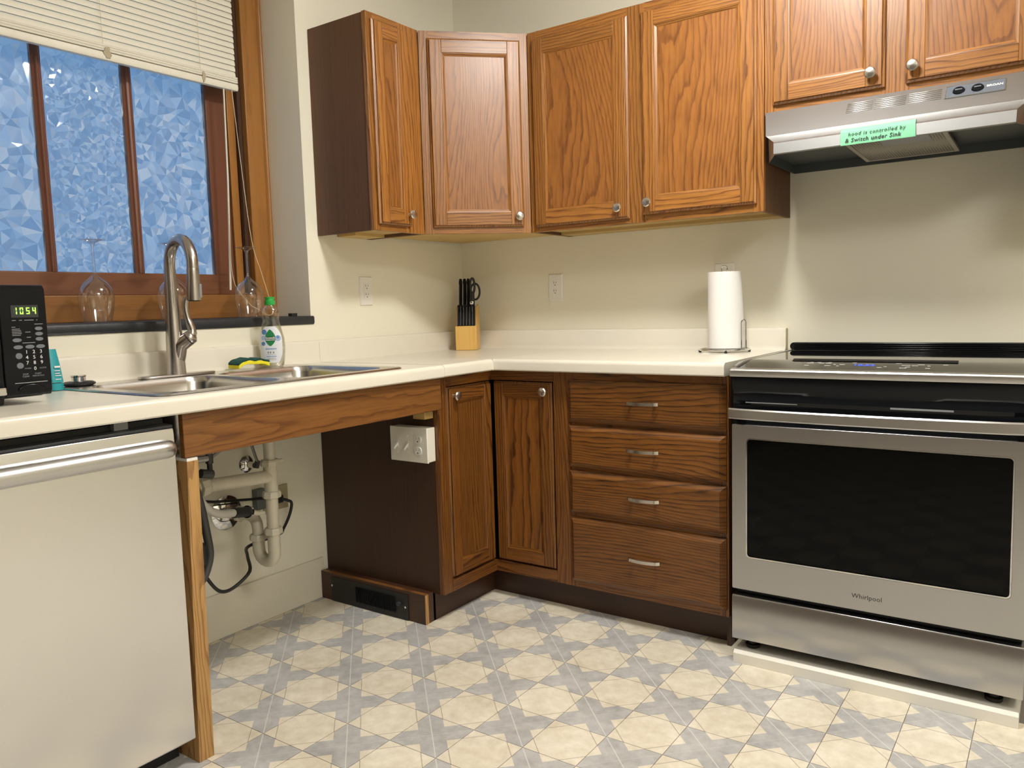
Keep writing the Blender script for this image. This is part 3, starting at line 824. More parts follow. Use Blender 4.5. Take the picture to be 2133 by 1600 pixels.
# --- cabinet above the hood
XC0, XC1, HC0 = 1.531, 2.313, 1.7095
cd = thing('wall_cabinet', 'short two-door oak wall cabinet above the range hood', 'cabinet', (1.92, -0.15, HC0), 'oak wall cabinets')
MB().box(XC0, XC0 + 0.012, -DU + 0.019, -X0, HC0, HT - 0.002).build('side_panel', 'laminate', cd)
MB().box(XC1 - 0.012, XC1, -DU + 0.019, -X0, HC0, HT - 0.002).build('side_panel', 'laminate', cd)
MB().box(XC0 + 0.012, XC1 - 0.012, -DU + 0.019, -X0, HC0, HC0 + 0.012).build('bottom_panel', 'ply', cd)
MB().box(XC0 + 0.012, XC1 - 0.012, -DU + 0.019, -X0, HT - 0.016, HT - 0.004).build('top_panel', 'laminate', cd)
for a, b_ in ((XC0, XC0 + 0.038), (1.884, 1.960), (XC1 - 0.038, XC1)):
    MB().box(a, b_, -DU, -DU + 0.019, HC0, HT).build('face_stile', 'oak_v', cd, bevel=0.001)
for a, b_ in ((XC0 + 0.038, 1.884), (1.960, XC1 - 0.038)):
    MB().box(a, b_, -DU, -DU + 0.019, HC0, HC0 + 0.034).build('face_rail', 'oak_h', cd)
    MB().box(a, b_, -DU, -DU + 0.019, HT - 0.045, HT).build('face_rail', 'oak_h', cd)
door(cd, frame_M((1.559, -DU, 1.736), (1, 0, 0), (0, -1, 0)), 0.335, 0.400, (0.299, 0.042))
door(cd, frame_M((1.951, -DU, 1.736), (1, 0, 0), (0, -1, 0)), 0.335, 0.400, (0.022, 0.042))

# --- added cabinet beyond the hood, out of view, shades the wall behind the range
XE0, XE1 = 2.316, 2.776
ce = thing('wall_cabinet', 'single-door oak wall cabinet added unseen right of the range hood for shade', 'cabinet', (2.55, -0.15, HB), 'oak wall cabinets')
for a, b_ in ((XE0, XE0 + 0.012), (XE1 - 0.012, XE1)):
    MB().box(a, b_, -DU + 0.019, -X0, HB, HT - 0.002).build('side_panel', 'laminate', ce)
    MB().box(a if a == XE0 else XE1 - 0.038, b_ + 0.026 if a == XE0 else XE1, -DU, -DU + 0.019, HB, HT).build('face_stile', 'oak_v', ce, bevel=0.001)
MB().box(XE0 + 0.012, XE1 - 0.012, -DU + 0.019, -X0, HB + 0.012, HB + 0.024).build('bottom_panel', 'ply', ce)
MB().box(XE0 + 0.012, XE1 - 0.012, -DU + 0.019, -X0, HT - 0.016, HT - 0.004).build('top_panel', 'laminate', ce)
for z0_, z1_ in ((HB, HB + 0.040), (HT - 0.045, HT)):
    MB().box(XE0 + 0.038, XE1 - 0.038, -DU, -DU + 0.019, z0_, z1_).build('face_rail', 'oak_h', ce)
door(ce, frame_M((XE0 + 0.024, -DU, 1.424), (1, 0, 0), (0, -1, 0)), 0.412, 0.712, (0.030, 0.040))

# ------------------------------------------------------------------ base cabinets
B_ = 0.5985; KZ = 0.1036; CB = 0.8776; KR = 0.5425
YL = -0.9155; XM = 0.911; XS = 1.5127
k1 = thing('corner_base_cabinet', 'oak corner base cabinet with two inset doors in an inside corner', 'cabinet', (0.5, -0.5, 0))
MB().box(X0, B_ - 0.02, YL, YL + 0.014, KZ, CB - 0.001).build('side_panel', 'laminate_shaded', k1)
MB().box(X0, KR, YL + 0.003, YL + 0.014, 0, KZ).build('side_panel', 'laminate_shaded', k1)
MB().box(XM - 0.014, XM - 0.001, -B_ + 0.02, -X0, KZ, CB - 0.001).build('side_panel', 'laminate_shaded', k1)
MB().prism([(X0, YL + 0.014), (B_ - 0.02, YL + 0.014), (B_ - 0.02, -B_ + 0.02), (XM - 0.014, -B_ + 0.02), (XM - 0.014, -X0), (X0, -X0)], 'z', KZ, KZ + 0.014).build('bottom_panel', 'laminate_shaded', k1)
MB().box(B_ - 0.02, B_, YL, YL + 0.050, KZ, CB - 0.001).build('face_stile', 'oak_low', k1, bevel=0.0015)
MB().box(XM - 0.040, XM - 0.001, -B_, -B_ + 0.02, KZ, CB - 0.001).build('face_stile', 'oak_low', k1, bevel=0.0015)
for z0, z1 in ((KZ, 0.147), (0.840, CB - 0.001)):
    MB().box(B_ - 0.02, B_, YL + 0.050, -B_ + 0.0, z0, z1).build('face_rail', 'oak_low_h', k1)
    MB().box(B_, XM - 0.040, -B_, -B_ + 0.02, z0, z1).build('face_rail', 'oak_low_h', k1)
MB().box(B_ - 0.06, B_ - 0.05, YL + 0.014, -B_ + 0.06, KZ + 0.014, CB - 0.002).build('inner_panel', 'black_matte', k1)
MB().box(B_ - 0.06, XM - 0.014, -B_ + 0.05, -B_ + 0.06, KZ + 0.014, CB - 0.002).build('inner_panel', 'black_matte', k1)
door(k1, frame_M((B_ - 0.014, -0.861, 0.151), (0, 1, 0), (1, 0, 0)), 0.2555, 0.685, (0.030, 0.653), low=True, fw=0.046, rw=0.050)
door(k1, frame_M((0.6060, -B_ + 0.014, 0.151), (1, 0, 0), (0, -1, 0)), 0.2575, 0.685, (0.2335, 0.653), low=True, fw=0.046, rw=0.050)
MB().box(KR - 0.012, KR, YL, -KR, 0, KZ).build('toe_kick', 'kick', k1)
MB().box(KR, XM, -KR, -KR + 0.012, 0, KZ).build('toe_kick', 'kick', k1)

k2 = thing('drawer_cabinet', 'oak base cabinet with four drawers beside the range', 'cabinet', (1.21, -0.3, 0))
MB().box(XM, XM + 0.014, -B_ + 0.02, -X0, KZ, CB - 0.001).build('side_panel', 'laminate_shaded', k2)
MB().box(XS - 0.014, XS, -B_ + 0.02, -X0, 0, CB - 0.001).build('side_panel', 'laminate_shaded', k2)
MB().box(XM, XM + 0.046, -B_, -B_ + 0.02, KZ, CB - 0.001).build('face_stile', 'oak_low', k2)
MB().box(XS - 0.030, XS, -B_, -B_ + 0.02, KZ, CB - 0.001).build('face_stile', 'oak_low', k2)
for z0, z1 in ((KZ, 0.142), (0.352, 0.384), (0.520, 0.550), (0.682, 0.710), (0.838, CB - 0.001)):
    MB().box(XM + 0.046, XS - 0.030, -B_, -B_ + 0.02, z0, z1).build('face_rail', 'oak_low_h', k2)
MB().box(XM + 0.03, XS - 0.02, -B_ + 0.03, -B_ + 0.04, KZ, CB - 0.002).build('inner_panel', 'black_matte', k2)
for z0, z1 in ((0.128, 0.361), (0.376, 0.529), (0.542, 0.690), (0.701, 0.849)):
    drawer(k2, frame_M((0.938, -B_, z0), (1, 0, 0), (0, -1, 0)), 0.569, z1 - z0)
MB().box(XM, XS, -KR, -KR + 0.012, 0, KZ).build('toe_kick', 'kick', k2)

# apron in front of the sink and the post beside the dishwasher
tag(MB().box(0.600, 0.619, -1.886, YL - 0.001, 0.766, CB - 0.001).build('sink_apron', 'apron', origin=(0.61, -1.4, 0.766), bevel=0.002),
    'long oak apron board below the counter in front of the sink', 'apron board')
po = thing('support_post', 'rough oak post standing between dishwasher and open sink bay', 'post', (0.57, -1.88, 0))
MB().hexa([(0.53, -1.910, 0), (0.628, -1.910, 0), (0.628, -1.868, 0), (0.53, -1.868, 0)],
          [(0.53, -1.884, 0.758), (0.622, -1.884, 0.758), (0.622, -1.853, 0.758), (0.53, -1.853, 0.758)]).build('post', 'raw_oak', po, bevel=0.001)
MB().hexa([(0.531, -1.883, 0.7582), (0.621, -1.883, 0.7582), (0.621, -1.854, 0.7582), (0.531, -1.854, 0.7582)],
          [(0.531, -1.883, 0.765), (0.621, -1.883, 0.765), (0.621, -1.854, 0.765), (0.531, -1.854, 0.765)]).build('shim', 'riser', po)

# ------------------------------------------------------------------ countertop
HC = 0.921; DC = 0.6392
ct = thing('countertop', 'cream laminate countertop running round the corner to the range', 'countertop', (0.3, -0.6, HC))
def edge_prof(d0, d1, zb, zt):
    r = 0.014
    p = [(d0, zb), (d1 - 0.004, zb), (d1, zb + 0.004)]
    for k in range(6):
        a = PI / 2 * k / 5
        p.append((d1 - r + r * math.cos(a), zt - r + r * math.sin(a)))
    return p + [(d0, zt)]
SX0, SX1, SY0, SY1 = 0.062, 0.575, -1.905, -1.095        # cutout
sec = MB()
zb, zt = CB, HC - 0.0008
sec.prism(edge_prof(0.0215, DC, zb, zt), 'y', -3.1, SY0)
sec.prism(edge_prof(0.0215, DC, zb, zt), 'y', SY1, -0.9185)
sec.prism(edge_prof(SX1, DC, zb, zt), 'y', SY0, SY1)
sec.box(0.0215, SX0, SY0, SY1, zb, zt)
sec.build('worktop_section', 'counter', ct, smooth=30)
sec = MB()
sec.prism(edge_prof(0.0215, DC, CB + 0.001, HC), 'y', -0.9175, -DC)
sec.box(0.0215, DC, -DC, -0.0215, CB + 0.001, HC)
sec.prism([(-p[0], p[1]) for p in edge_prof(0.0215, DC, CB + 0.001, HC)], 'x', DC, XS)
sec.build('worktop_section', 'counter', ct, smooth=30)
def bs_prof(t=0.021, z0=HC - 0.006, z1=1.004):
    return [(0.001, z0), (t + 0.008, z0), (t + 0.008, z0 + 0.007), (t + 0.002, z0 + 0.014), (t, z0 + 0.024), (t, z1 - 0.008), (t - 0.003, z1 - 0.002), (t - 0.008, z1), (0.001, z1)]
MB().prism(bs_prof(), 'y', -3.1, -0.9185).build('backsplash', 'counter', ct, smooth=50)
MB().prism(bs_prof(), 'y', -0.9175, -0.001).build('backsplash', 'counter', ct, smooth=50)
MB().prism([(-p[0], p[1]) for p in bs_prof()], 'x', 0.0215, XS + 0.008).build('backsplash', 'counter', ct, smooth=50)
MB().box(XS + 0.0085, XS + 0.0105, -0.022, -0.002, HC - 0.02, 1.001).build('end_edge', 'tan_plate', ct)

# ------------------------------------------------------------------ sink
sk = thing('kitchen_sink', 'stainless double bowl sink set into the cream counter', 'sink', (0.32, -1.5, HC))
def sink_mesh():
    bm = bmesh.new()
    o0 = Vector(ORIG[sk.name])
    def loop(pts, z):
        vs = [bm.verts.new(Vector((p[0], p[1], z)) - o0) for p in pts]
        es = [bm.edges.new((vs[i], vs[(i + 1) % len(vs)])) for i in range(len(vs))]
        return vs, es
    def bridge(a, b):
        n = len(a)
        for i in range(n):
            bm.faces.new((a[i], a[(i + 1) % n], b[(i + 1) % n], b[i]))
    zr = HC + 0.0045
    out, oe = loop(rrect(0.045, 0.597, -1.925, -1.072, 0.03), zr)
    lip, _ = loop(rrect(0.041, 0.601, -1.929, -1.068, 0.032), HC + 0.0006)
    bridge(out, lip)
    edges = list(oe)
    for (y0, y1) in ((-1.885, -1.515), (-1.480, -1.112)):
        top, te = loop(rrect(0.150, 0.565, y0, y1, 0.055, 6), zr)
        edges += te
        prev = top
        for d, z in ((0.004, zr - 0.006), (0.008, zr - 0.02), (0.014, zr - 0.13), (0.03, zr - 0.165), (0.06, zr - 0.175)):
            l, _ = loop(rrect(0.150 + d, 0.565 - d, y0 + d, y1 - d, max(0.055 - d * 0.2, 0.03), 6), z)
            bridge(prev, l); prev = l
        bm.faces.new(prev)
    bmesh.ops.triangle_fill(bm, use_beauty=True, use_dissolve=False, edges=edges)
    bmesh.ops.recalc_face_normals(bm, faces=bm.faces)
    me = bpy.data.meshes.new('basin'); bm.to_mesh(me); bm.free()
    return me
finish('basin', sink_mesh(), 'sink', sk, ORIG[sk.name], 0, 40)
for y in (-1.70, -1.296):
    MB().lathe([(0.045, HC - 0.1715), (0.045, HC - 0.1690), (0.038, HC - 0.1690), (0.034, HC - 0.1712), (0.001, HC - 0.1712)], (0.36, y, 0), n=24).build('strainer', 'chrome', sk)

# ------------------------------------------------------------------ faucet
fc = thing('kitchen_faucet', 'tall brushed nickel pull-down faucet with side lever', 'faucet', (0.098, -1.566, HC + 0.0045))
zf = HC + 0.005
FXc, FYc = 0.098, -1.566
pl = []
for k in range(24):
    a = 2 * PI * k / 24
    pl.append((FXc + 0.030 * math.copysign(abs(math.cos(a)) ** 0.7, math.cos(a)), FYc + 0.003 + 0.128 * math.copysign(abs(math.sin(a)) ** 0.6, math.sin(a))))
MB().prism(pl, 'z', zf, zf + 0.007).build('deck_plate', 'faucet', fc, bevel=0.002)
sd = Vector((0.988, -0.136, 0)).normalized()
body = [Vector((FXc, FYc, zf + 0.007)), Vector((FXc, FYc, zf + 0.05)), Vector((FXc, FYc, zf + 0.18)), Vector((FXc, FYc, zf + 0.25))]
rad = [0.0285, 0.0270, 0.0225, 0.0195]
R_ = 0.077
c0 = Vector((FXc, FYc, zf + 0.338))
arc = []; arad = []
arc.append(Vector((FXc, FYc, zf + 0.31))); arad.append(0.0180)
for k in range(13):
    a = PI - PI * 1.06 * k / 12
    arc.append(c0 + sd * (R_ + R_ * math.cos(a)) + Vector((0, 0, R_ * math.sin(a)))); arad.append(0.0168)
MB().tube(body + arc, rad + arad, 18).build('spout', 'faucet', fc, smooth=60)
e0 = arc[-1]; ed = (arc[-1] - arc[-2]).normalized()
hd = [e0 - ed * 0.002, e0 + ed * 0.004, e0 + ed * 0.02, e0 + ed * 0.070, e0 + ed * 0.092]
MB().tube(hd, [0.0168, 0.0178, 0.0182, 0.0205, 0.0208], 18).build('spray_head', 'faucet', fc, smooth=50)
MB().tube([hd[-1] - ed * 0.001, hd[-1] + ed * 0.003], [0.0180, 0.0170], 16).build('nozzle', 'rubber', fc)
side = Vector((0.572, 0.82, 0)).normalized()
bt = hd[-2] + Vector((0.82, 0.57, 0)) * 0.0190
MB().tube([bt - ed * 0.025, bt + ed * 0.015], 0.0055, 8).build('spray_button', 'grey', fc)
# side lever: valve stub pointing towards the room's corner, then the lever standing up
sb = Vector((FXc, FYc, zf + 0.085)); sdv = Vector((0.52, 0.62, 0.58)).normalized()
sdv = Vector((0.60, 0.55, 0.58)).normalized()
MB().tube([sb - Vector((0, 0, 0.055)), sb - Vector((-0.006, -0.005, 0.022)), sb + sdv * 0.018, sb + sdv * 0.052], [0.0215, 0.0235, 0.0245, 0.0225], 18).build('valve_body', 'faucet', fc, smooth=60)
MB().tube([sb + sdv * 0.052, sb + sdv * 0.055], 0.0222, 16).build('ring', 'rubber', fc)
MB().tube([sb + sdv * 0.055, sb + sdv * 0.066, sb + sdv * 0.073], [0.0225, 0.0215, 0.012], 16).build('valve_cap', 'faucet', fc, smooth=60)
l0 = sb + sdv * 0.058
MB().tube(smooth_path([l0, l0 + Vector((0.004, 0.006, 0.022)), l0 + Vector((-0.002, -0.002, 0.055)), l0 + Vector((-0.006, -0.006, 0.095)), l0 + Vector((-0.002, -0.002, 0.125))], 4),
          [0.015] * 4 + [0.0115] * 4 + [0.0092] * 8 + [0.0085], 12).build('lever', 'faucet', fc, smooth=60)

# ------------------------------------------------------------------ items by the sink
st = thing('sink_stopper', 'black and chrome sink stopper on the sink ledge', 'stopper', (0.095, -1.865, HC + 0.0045))
zs = HC + 0.0052
MB().lathe([(0.036, 0), (0.042, 0.003), (0.043, 0.007), (0.036, 0.011), (0.001, 0.012)], (0.095, -1.865, zs)).build('disc', 'rubber', st)
MB().lathe([(0.019, 0.0115), (0.019, 0.024), (0.021, 0.026), (0.020, 0.029), (0.001, 0.029)], (0.095, -1.865, zs)).build('knob', 'chrome', st)

tt = thing('squeeze_tube', 'teal squeeze tube standing on its cap behind the microwave', 'tube', (0.125, -1.960, HC))
L2 = []
for z, w, d in ((0.001, 0.022, 0.020), (0.020, 0.023, 0.021), (0.022, 0.023, 0.020), (0.07, 0.018, 0.012), (0.112, 0.011, 0.0015)):
    L2.append([(0.125 + d * math.sin(2 * PI * k / 16), -1.945 + w * math.cos(2 * PI * k / 16), HC + z) for k in range(16)])
MB().loft(L2[:2]).build('cap', 'teal', tt); MB().loft(L2[2:]).build('tube_body', 'teal', tt, smooth=60)
for k, z in enumerate((0.062, 0.053, 0.046, 0.040, 0.030)):
    w = 0.023 - z * 0.06
    MB().box(0.1465 - z * 0.09, 0.1475 - z * 0.09, -1.945 - w * 0.2, -1.945 + w * (0.55 - 0.07 * (k % 3)), HC + z, HC + z + (0.005 if k == 0 else 0.002)).build('print', 'print_w', tt)

# sponge, bent into an arch
sp = thing('sponge', 'yellow and green scouring sponge on the sink ledge beside the soap', 'sponge', (0.085, -1.29, HC + 0.005))
def arch(z0, z1, name, mat):
    loops = []
    for k in range(15):
        t = k / 14
        y = -1.352 + 0.128 * t
        h = 0.017 * math.sin(PI * min(1, max(0, t * 1.05))) + 0.004 * math.sin(t * 9) + 0.003
        dz = 0.002 * math.sin(t * 21)
        loops.append([(0.058 + 0.01 * t, y, HC + 0.0065 + h + z0), (0.125 - 0.004 * t, y - 0.006, HC + 0.0065 + h * 0.9 + z0), (0.125 - 0.004 * t, y - 0.006, HC + 0.0065 + h * 0.9 + z1 + dz), (0.058 + 0.01 * t, y, HC + 0.0065 + h + z1 + dz)])
    MB().loft(loops).build(name, mat, sp, bevel=0.002, smooth=50)
arch(0.0, 0.012, 'foam', 'sponge'); arch(0.0122, 0.019, 'scour_pad', 'scour')

# dish soap bottle: flattened oval section, local frame facing the camera
bo = thing('dish_soap_bottle', 'clear dish soap bottle with green cap and white label', 'bottle', (0.083, -1.186, HC + 0.005))
bn = Vector((0.66, -0.75, 0)).normalized()
bu = Vector((0, 0, 1)).cross(bn).normalized()
MBt = frame_M((0.083, -1.186, HC + 0.0055), bu, bn)
bprof = [(0.0, 0.034, 0.021), (0.006, 0.038, 0.023), (0.03, 0.042, 0.025), (0.07, 0.045, 0.026), (0.10, 0.043, 0.0255), (0.135, 0.034, 0.024), (0.152, 0.0295, 0.0235), (0.166, 0.0285, 0.023), (0.180, 0.0315, 0.0235), (0.192, 0.031, 0.0225), (0.203, 0.024, 0.019), (0.213, 0.0150, 0.0145), (0.219, 0.0130, 0.013)]
def bw(h):
    for (a, w0, d0), (b2, w1, d1) in zip(bprof, bprof[1:]):
        if a <= h <= b2:
            t = (h - a) / (b2 - a); return w0 + (w1 - w0) * t, d0 + (d1 - d0) * t
    return bprof[-1][1], bprof[-1][2]
def oval(h, s=1.0, n=28):
    w, d = bw(h)
    return [(w * s * math.cos(2 * PI * k / n), h, d * s * math.sin(2 * PI * k / n)) for k in range(n)]
hs = [0, 0.003, 0.006, 0.018, 0.03, 0.05, 0.07, 0.085, 0.10, 0.118, 0.135, 0.145, 0.152, 0.159, 0.166, 0.173, 0.180, 0.186, 0.192, 0.198, 0.203, 0.208, 0.213, 0.219]
MB(MBt).loft([oval(h) for h in hs]).build('bottle_body', 'pet', bo, smooth=70)
hs2 = [h for h in hs if 0.003 <= h <= 0.15]
MB(MBt).loft([oval(h, 0.93) for h in hs2]).build('soap', 'soap', bo, smooth=70)
MB(MBt).lathe([(0.0165, 0.214), (0.0175, 0.216), (0.0175, 0.230), (0.0150, 0.231), (0.0150, 0.238), (0.0165, 0.2385), (0.0165, 0.242), (0.001, 0.243)], (0, 0, 0), (0, 1, 0), 24).build('cap', 'cap', bo)
def on_bottle(off):
    def w_(p):
        w, d = bw(min(max(p.y, 0), 0.218)); t = max(-0.97, min(0.97, p.x / w))
        return (p.x, p.y, d * math.sqrt(1 - t * t) + off + p.z)
    return w_
def patch(fn, off, name, mat, nu=18, nv=22):
    """fn(v) -> (y, halfwidth, centre): rows of a printed shape on the bottle front"""
    W = on_bottle(off); rows = []
    for j in range(nv + 1):
        y, hw, c = fn(j / nv)
        rows.append([W(Vector((c + hw * (2 * i / nu - 1), y, 0))) for i in range(nu + 1)])
    b = MB(MBt); b.loft(rows, cap=False, closed=False)
    return b.build(name, mat, bo, smooth=60)
lb = patch(lambda t: (0.014 + 0.126 * t, 0.0370 * (1 - abs(2 * t - 1) ** 3.2 * (0.55 if t > .5 else 0.35)) , 0.0), 0.0006, 'label', 'label')
patch(lambda t: (0.072 + 0.058 * t, 0.0005 + 0.0175 * math.sin(PI * t ** 0.92) ** 0.8, -0.001), 0.0011, 'leaf_print', 'leaf')
patch(lambda t: (0.090 + 0.0155 * t, 0.0172, -0.001), 0.0014, 'leaf_print', 'leaf_d')
for cx, cy, r_, m_ in ((-0.021, 0.121, 0.0095, 'lab_blue'), (-0.024, 0.101, 0.0085, 'lab_pale'), (-0.0255, 0.081, 0.0075, 'lab_blue'), (0.0245, 0.099, 0.0105, 'lab_pale'), (0.0245, 0.103, 0.0055, 'lab_blue')):
    patch(lambda t, cx=cx, cy=cy, r_=r_: (cy + r_ * (2 * t - 1), max(0.0003, r_ * 0.9 * math.sqrt(max(0, 1 - (2 * t - 1) ** 2))), cx), 0.0009, 'bubble_print', m_, 8, 10)
for y, hw, m_, hgt in ((0.060, 0.019, 'lab_pale', 0.005), (0.034, 0.017, 'lab_pale', 0.004), (0.0285, 0.014, 'print_g', 0.0012), (0.0245, 0.016, 'print_g', 0.0012), (0.043, 0.014, 'print_g', 0.0010)):
    patch(lambda t, y=y, hgt=hgt, hw=hw: (y + hgt * t, hw, 0.0), 0.0010, 'print_line', m_, 8, 2)
for cx in (-0.010, -0.002, 0.008):
    patch(lambda t, cx=cx: (0.050 + 0.0035 * (2 * t - 1), max(0.0003, 0.003 * math.sqrt(max(0, 1 - (2 * t - 1) ** 2))), cx), 0.0010, 'print_line', 'print_g', 6, 6)
TB = lambda x, y: Matrix.Translation((x, y, 0))
for txt, sz, y in (('Seventh', 0.0108, 0.1005), ('GENERATION', 0.0052, 0.0930)):
    W = on_bottle(0.0017)
    text('lettering', txt, sz, MBt, 'print_w', bo, warp=lambda p, y=y, W=W: W(Vector((p.x - 0.001, p.y + y, p.z))), bold=0.0002)

# upside-down wine glasses on the sill
def wine_glass(y, x, label):
    t = thing('wine_glass', label, 'wine glass', (x, y, 1.1), 'wine glasses drying upside down on the sill')
    z0 = 1.1008
    outer = [(0.039, 0.0), (0.0455, 0.03), (0.0500, 0.06), (0.0510, 0.076), (0.0475, 0.099), (0.0355, 0.119), (0.018, 0.133), (0.0070, 0.145), (0.0045, 0.153)]
    MB().lathe(outer + [(0.0040, 0.160)], (x, y, z0), n=36, cap=False).build('bowl', 'glass', t, smooth=80)
    MB().lathe([(0.0040, 0.1605), (0.0036, 0.20), (0.0042, 0.230)], (x, y, z0), n=14, cap=False).build('stem', 'glass', t, smooth=80)
    MB().lathe([(0.0042, 0.2305), (0.0080, 0.240), (0.020, 0.246), (0.037, 0.2495), (0.0375, 0.2515), (0.001, 0.2520)], (x, y, z0), n=36, cap=False).build('foot', 'glass', t, smooth=60)
wine_glass(-1.705, -0.080, 'upside-down wine glass on the sill nearest the microwave')
wine_glass(-1.448, -0.080, 'upside-down wine glass on the sill half hidden behind the faucet')
wine_glass(-1.148, -0.080, 'upside-down wine glass on the sill behind the soap bottle')

# ------------------------------------------------------------------ microwave
mv = thing('microwave', 'black countertop microwave with lit green clock', 'microwave', (0.25, -2.32, HC))
MX, MY0, MY1, MZ0, MZ1 = 0.420, -2.555, -2.086, HC + 0.014, 1.193
MB().box(0.085, MX - 0.03, MY0 + 0.004, MY1 - 0.004, MZ0, MZ1).build('case', 'black', mv, bevel=0.006)
MB().prism([(MX - 0.03, MZ0 + 0.004), (MX - 0.006, MZ0 + 0.004), (MX, MZ0 + 0.016), (MX, MZ1 - 0.010), (MX - 0.008, MZ1), (MX - 0.03, MZ1)], 'y', -2.187, MY1).build('control_panel', 'black', mv, bevel=0.003)
dr = MB().prism([(MX - 0.03, MZ0 + 0.004), (MX + 0.002, MZ0 + 0.004), (MX + 0.006, MZ0 + 0.016), (MX + 0.006, MZ1 - 0.010), (MX - 0.004, MZ1), (MX - 0.03, MZ1)], 'y', MY0, -2.190).build('door', 'black', mv, bevel=0.003)
MB().box(MX + 0.0062, MX + 0.0075, MY0 + 0.05, -2.225, MZ0 + 0.06, MZ1 - 0.045).build('door_window', 'black_glass', dr)
MB().box(MX + 0.006, MX + 0.020, MY0 + 0.03, -2.192, MZ0 + 0.012, MZ0 + 0.030).build('handle_strip', 'chrome', dr, bevel=0.003)
for y in (MY0 + 0.05, -2.19):
    for x in (0.12, 0.375):
        MB().lathe([(0.014, 0), (0.016, 0.014)], (x, y, HC + 0.0006), n=14).build('foot', 'rubber', mv)
MM = frame_M((MX, -2.1365, HC), (0, 1, 0), (1, 0, 0))
def mwbox(u0, u1, v0, v1, name, mat, n=0.001, par=mv, bev=0):
    return MB(MM).box(u0, u1, v0, v1, 0.0001, n).build(name, mat, par, bevel=bev)
disp = mwbox(-0.026, 0.032, 0.198, 0.226, 'display', 'charcoal')
def seg7(cx, cy, ch, w=0.0075, h=0.0150, t=0.0022):
    on = {'1': 'bc', '0': 'abcdef', '5': 'acdfg', '4': 'bcfg'}[ch]
    for s in 'abcdefg':
        sh = lambda y: (y - cy) * 0.12
        bx_ = {'a': (-w / 2, w / 2, h / 2 - t, h / 2), 'g': (-w / 2, w / 2, -t / 2, t / 2), 'd': (-w / 2, w / 2, -h / 2, -h / 2 + t),
               'f': (-w / 2, -w / 2 + t, t / 2, h / 2), 'b': (w / 2 - t, w / 2, t / 2, h / 2), 'e': (-w / 2, -w / 2 + t, -h / 2, -t / 2), 'c': (w / 2 - t, w / 2, -h / 2, -t / 2)}[s]
        MB(MM).box(cx + bx_[0] + 0.0002, cx + bx_[1] - 0.0002, cy + bx_[2] + 0.0002, cy + bx_[3] - 0.0002, 0.001, 0.0014 if s in on else 0.0012).build('segment', 'led' if s in on else 'led_off', disp)
for i, ch in enumerate('1054'):
    seg7(-0.017 + i * 0.0135, 0.213, ch)
for i in range(3):
    pass
def oval_btn(u, v, a, b_, name='button', mat='button'):
    pts = [(u + a * math.cos(2 * PI * k / 18), v + b_ * math.sin(2 * PI * k / 18)) for k in range(18)]
    MB(MM).hexa([(p[0], p[1], 0.0001) for p in pts], [(p[0], p[1], 0.0012) for p in pts]).build(name, mat, mv)
for u, v in ((0.030, 0.172), (0.030, 0.160), (0.030, 0.148)): oval_btn(u, v, 0.0085, 0.0042)
for u, v in ((-0.018, 0.147), (-0.017, 0.131), (0.008, 0.131), (0.031, 0.131)): oval_btn(u, v, 0.0098, 0.0044)
for u, v in ((-0.017, 0.111), (-0.016, 0.089)): oval_btn(u, v, 0.0072, 0.0068)
for i, ch in enumerate('123456789'):
    text('digit', ch, 0.0115, MM @ Matrix.Translation((0.000 + 0.0155 * (i % 3), 0.119 - 0.0125 * (i // 3), 0.0006)), 'print_w', mv)
text('digit', '0', 0.0115, MM @ Matrix.Translation((0.0155, 0.0805, 0.0006)), 'print_w', mv)
for txt, u, v, s in (('STOP', -0.006, 0.0685, 0.0050), ('CLEAR', -0.006, 0.0635, 0.0050), ('START', 0.021, 0.0685, 0.0050), ('MINUTE PLUS', 0.021, 0.0635, 0.0042), ('CLOCK', 0.0325, 0.0810, 0.0045), ('POWER', 0.000, 0.0815, 0.0040)):
    text('lettering', txt, s, MM @ Matrix.Translation((u, v, 0.0006)), 'print_g', mv)
for v, w in ((0.176, 0.008), (0.1715, 0.017), (0.168, 0.019), (0.1645, 0.020), (0.161, 0.020), (0.1575, 0.018)):
    mwbox(-0.027, -0.027 + w, v, v + 0.0012, 'print_line', 'print_g', 0.0006)
for u0, u1, v in ((-0.025, -0.017, 0.191), (-0.010, -0.004, 0.191), (0.001, 0.021, 0.191), (0.0265, 0.029, 0.191), (0.022, 0.040, 0.1815), (0.001, 0.012, 0.164), (0.003, 0.012, 0.152), (-0.007, 0.020, 0.1395)):
    mwbox(u0, u1, v, v + 0.0014, 'print_line', 'print_g', 0.0006)
mwbox(-0.030, 0.040, 0.0490, 0.0498, 'print_line', 'print_w', 0.0006)
pts = [(0.004 + 0.030 * math.cos(2 * PI * k / 28), 0.034 + 0.0125 * math.sin(2 * PI * k / 28)) for k in range(28)]
MB(MM).hexa([(p[0], p[1], 0.0001) for p in pts], [(0.004 + (p[0] - 0.004) * 0.9, 0.034 + (p[1] - 0.034) * 0.9, 0.0040) for p in pts]).build('door_button', 'black', mv, bevel=0.001)

# ------------------------------------------------------------------ knife block
kn = thing('knife_block', 'pale wooden knife block with black-handled knives and scissors in the corner', 'knife block', (0.140, -0.150, HC))
KM = frame_M((0.140, -0.150, HC), (0.82, 0.572, 0), (0.572, -0.82, 0)) @ Matrix.Rotation(math.radians(-6), 4, 'Y')
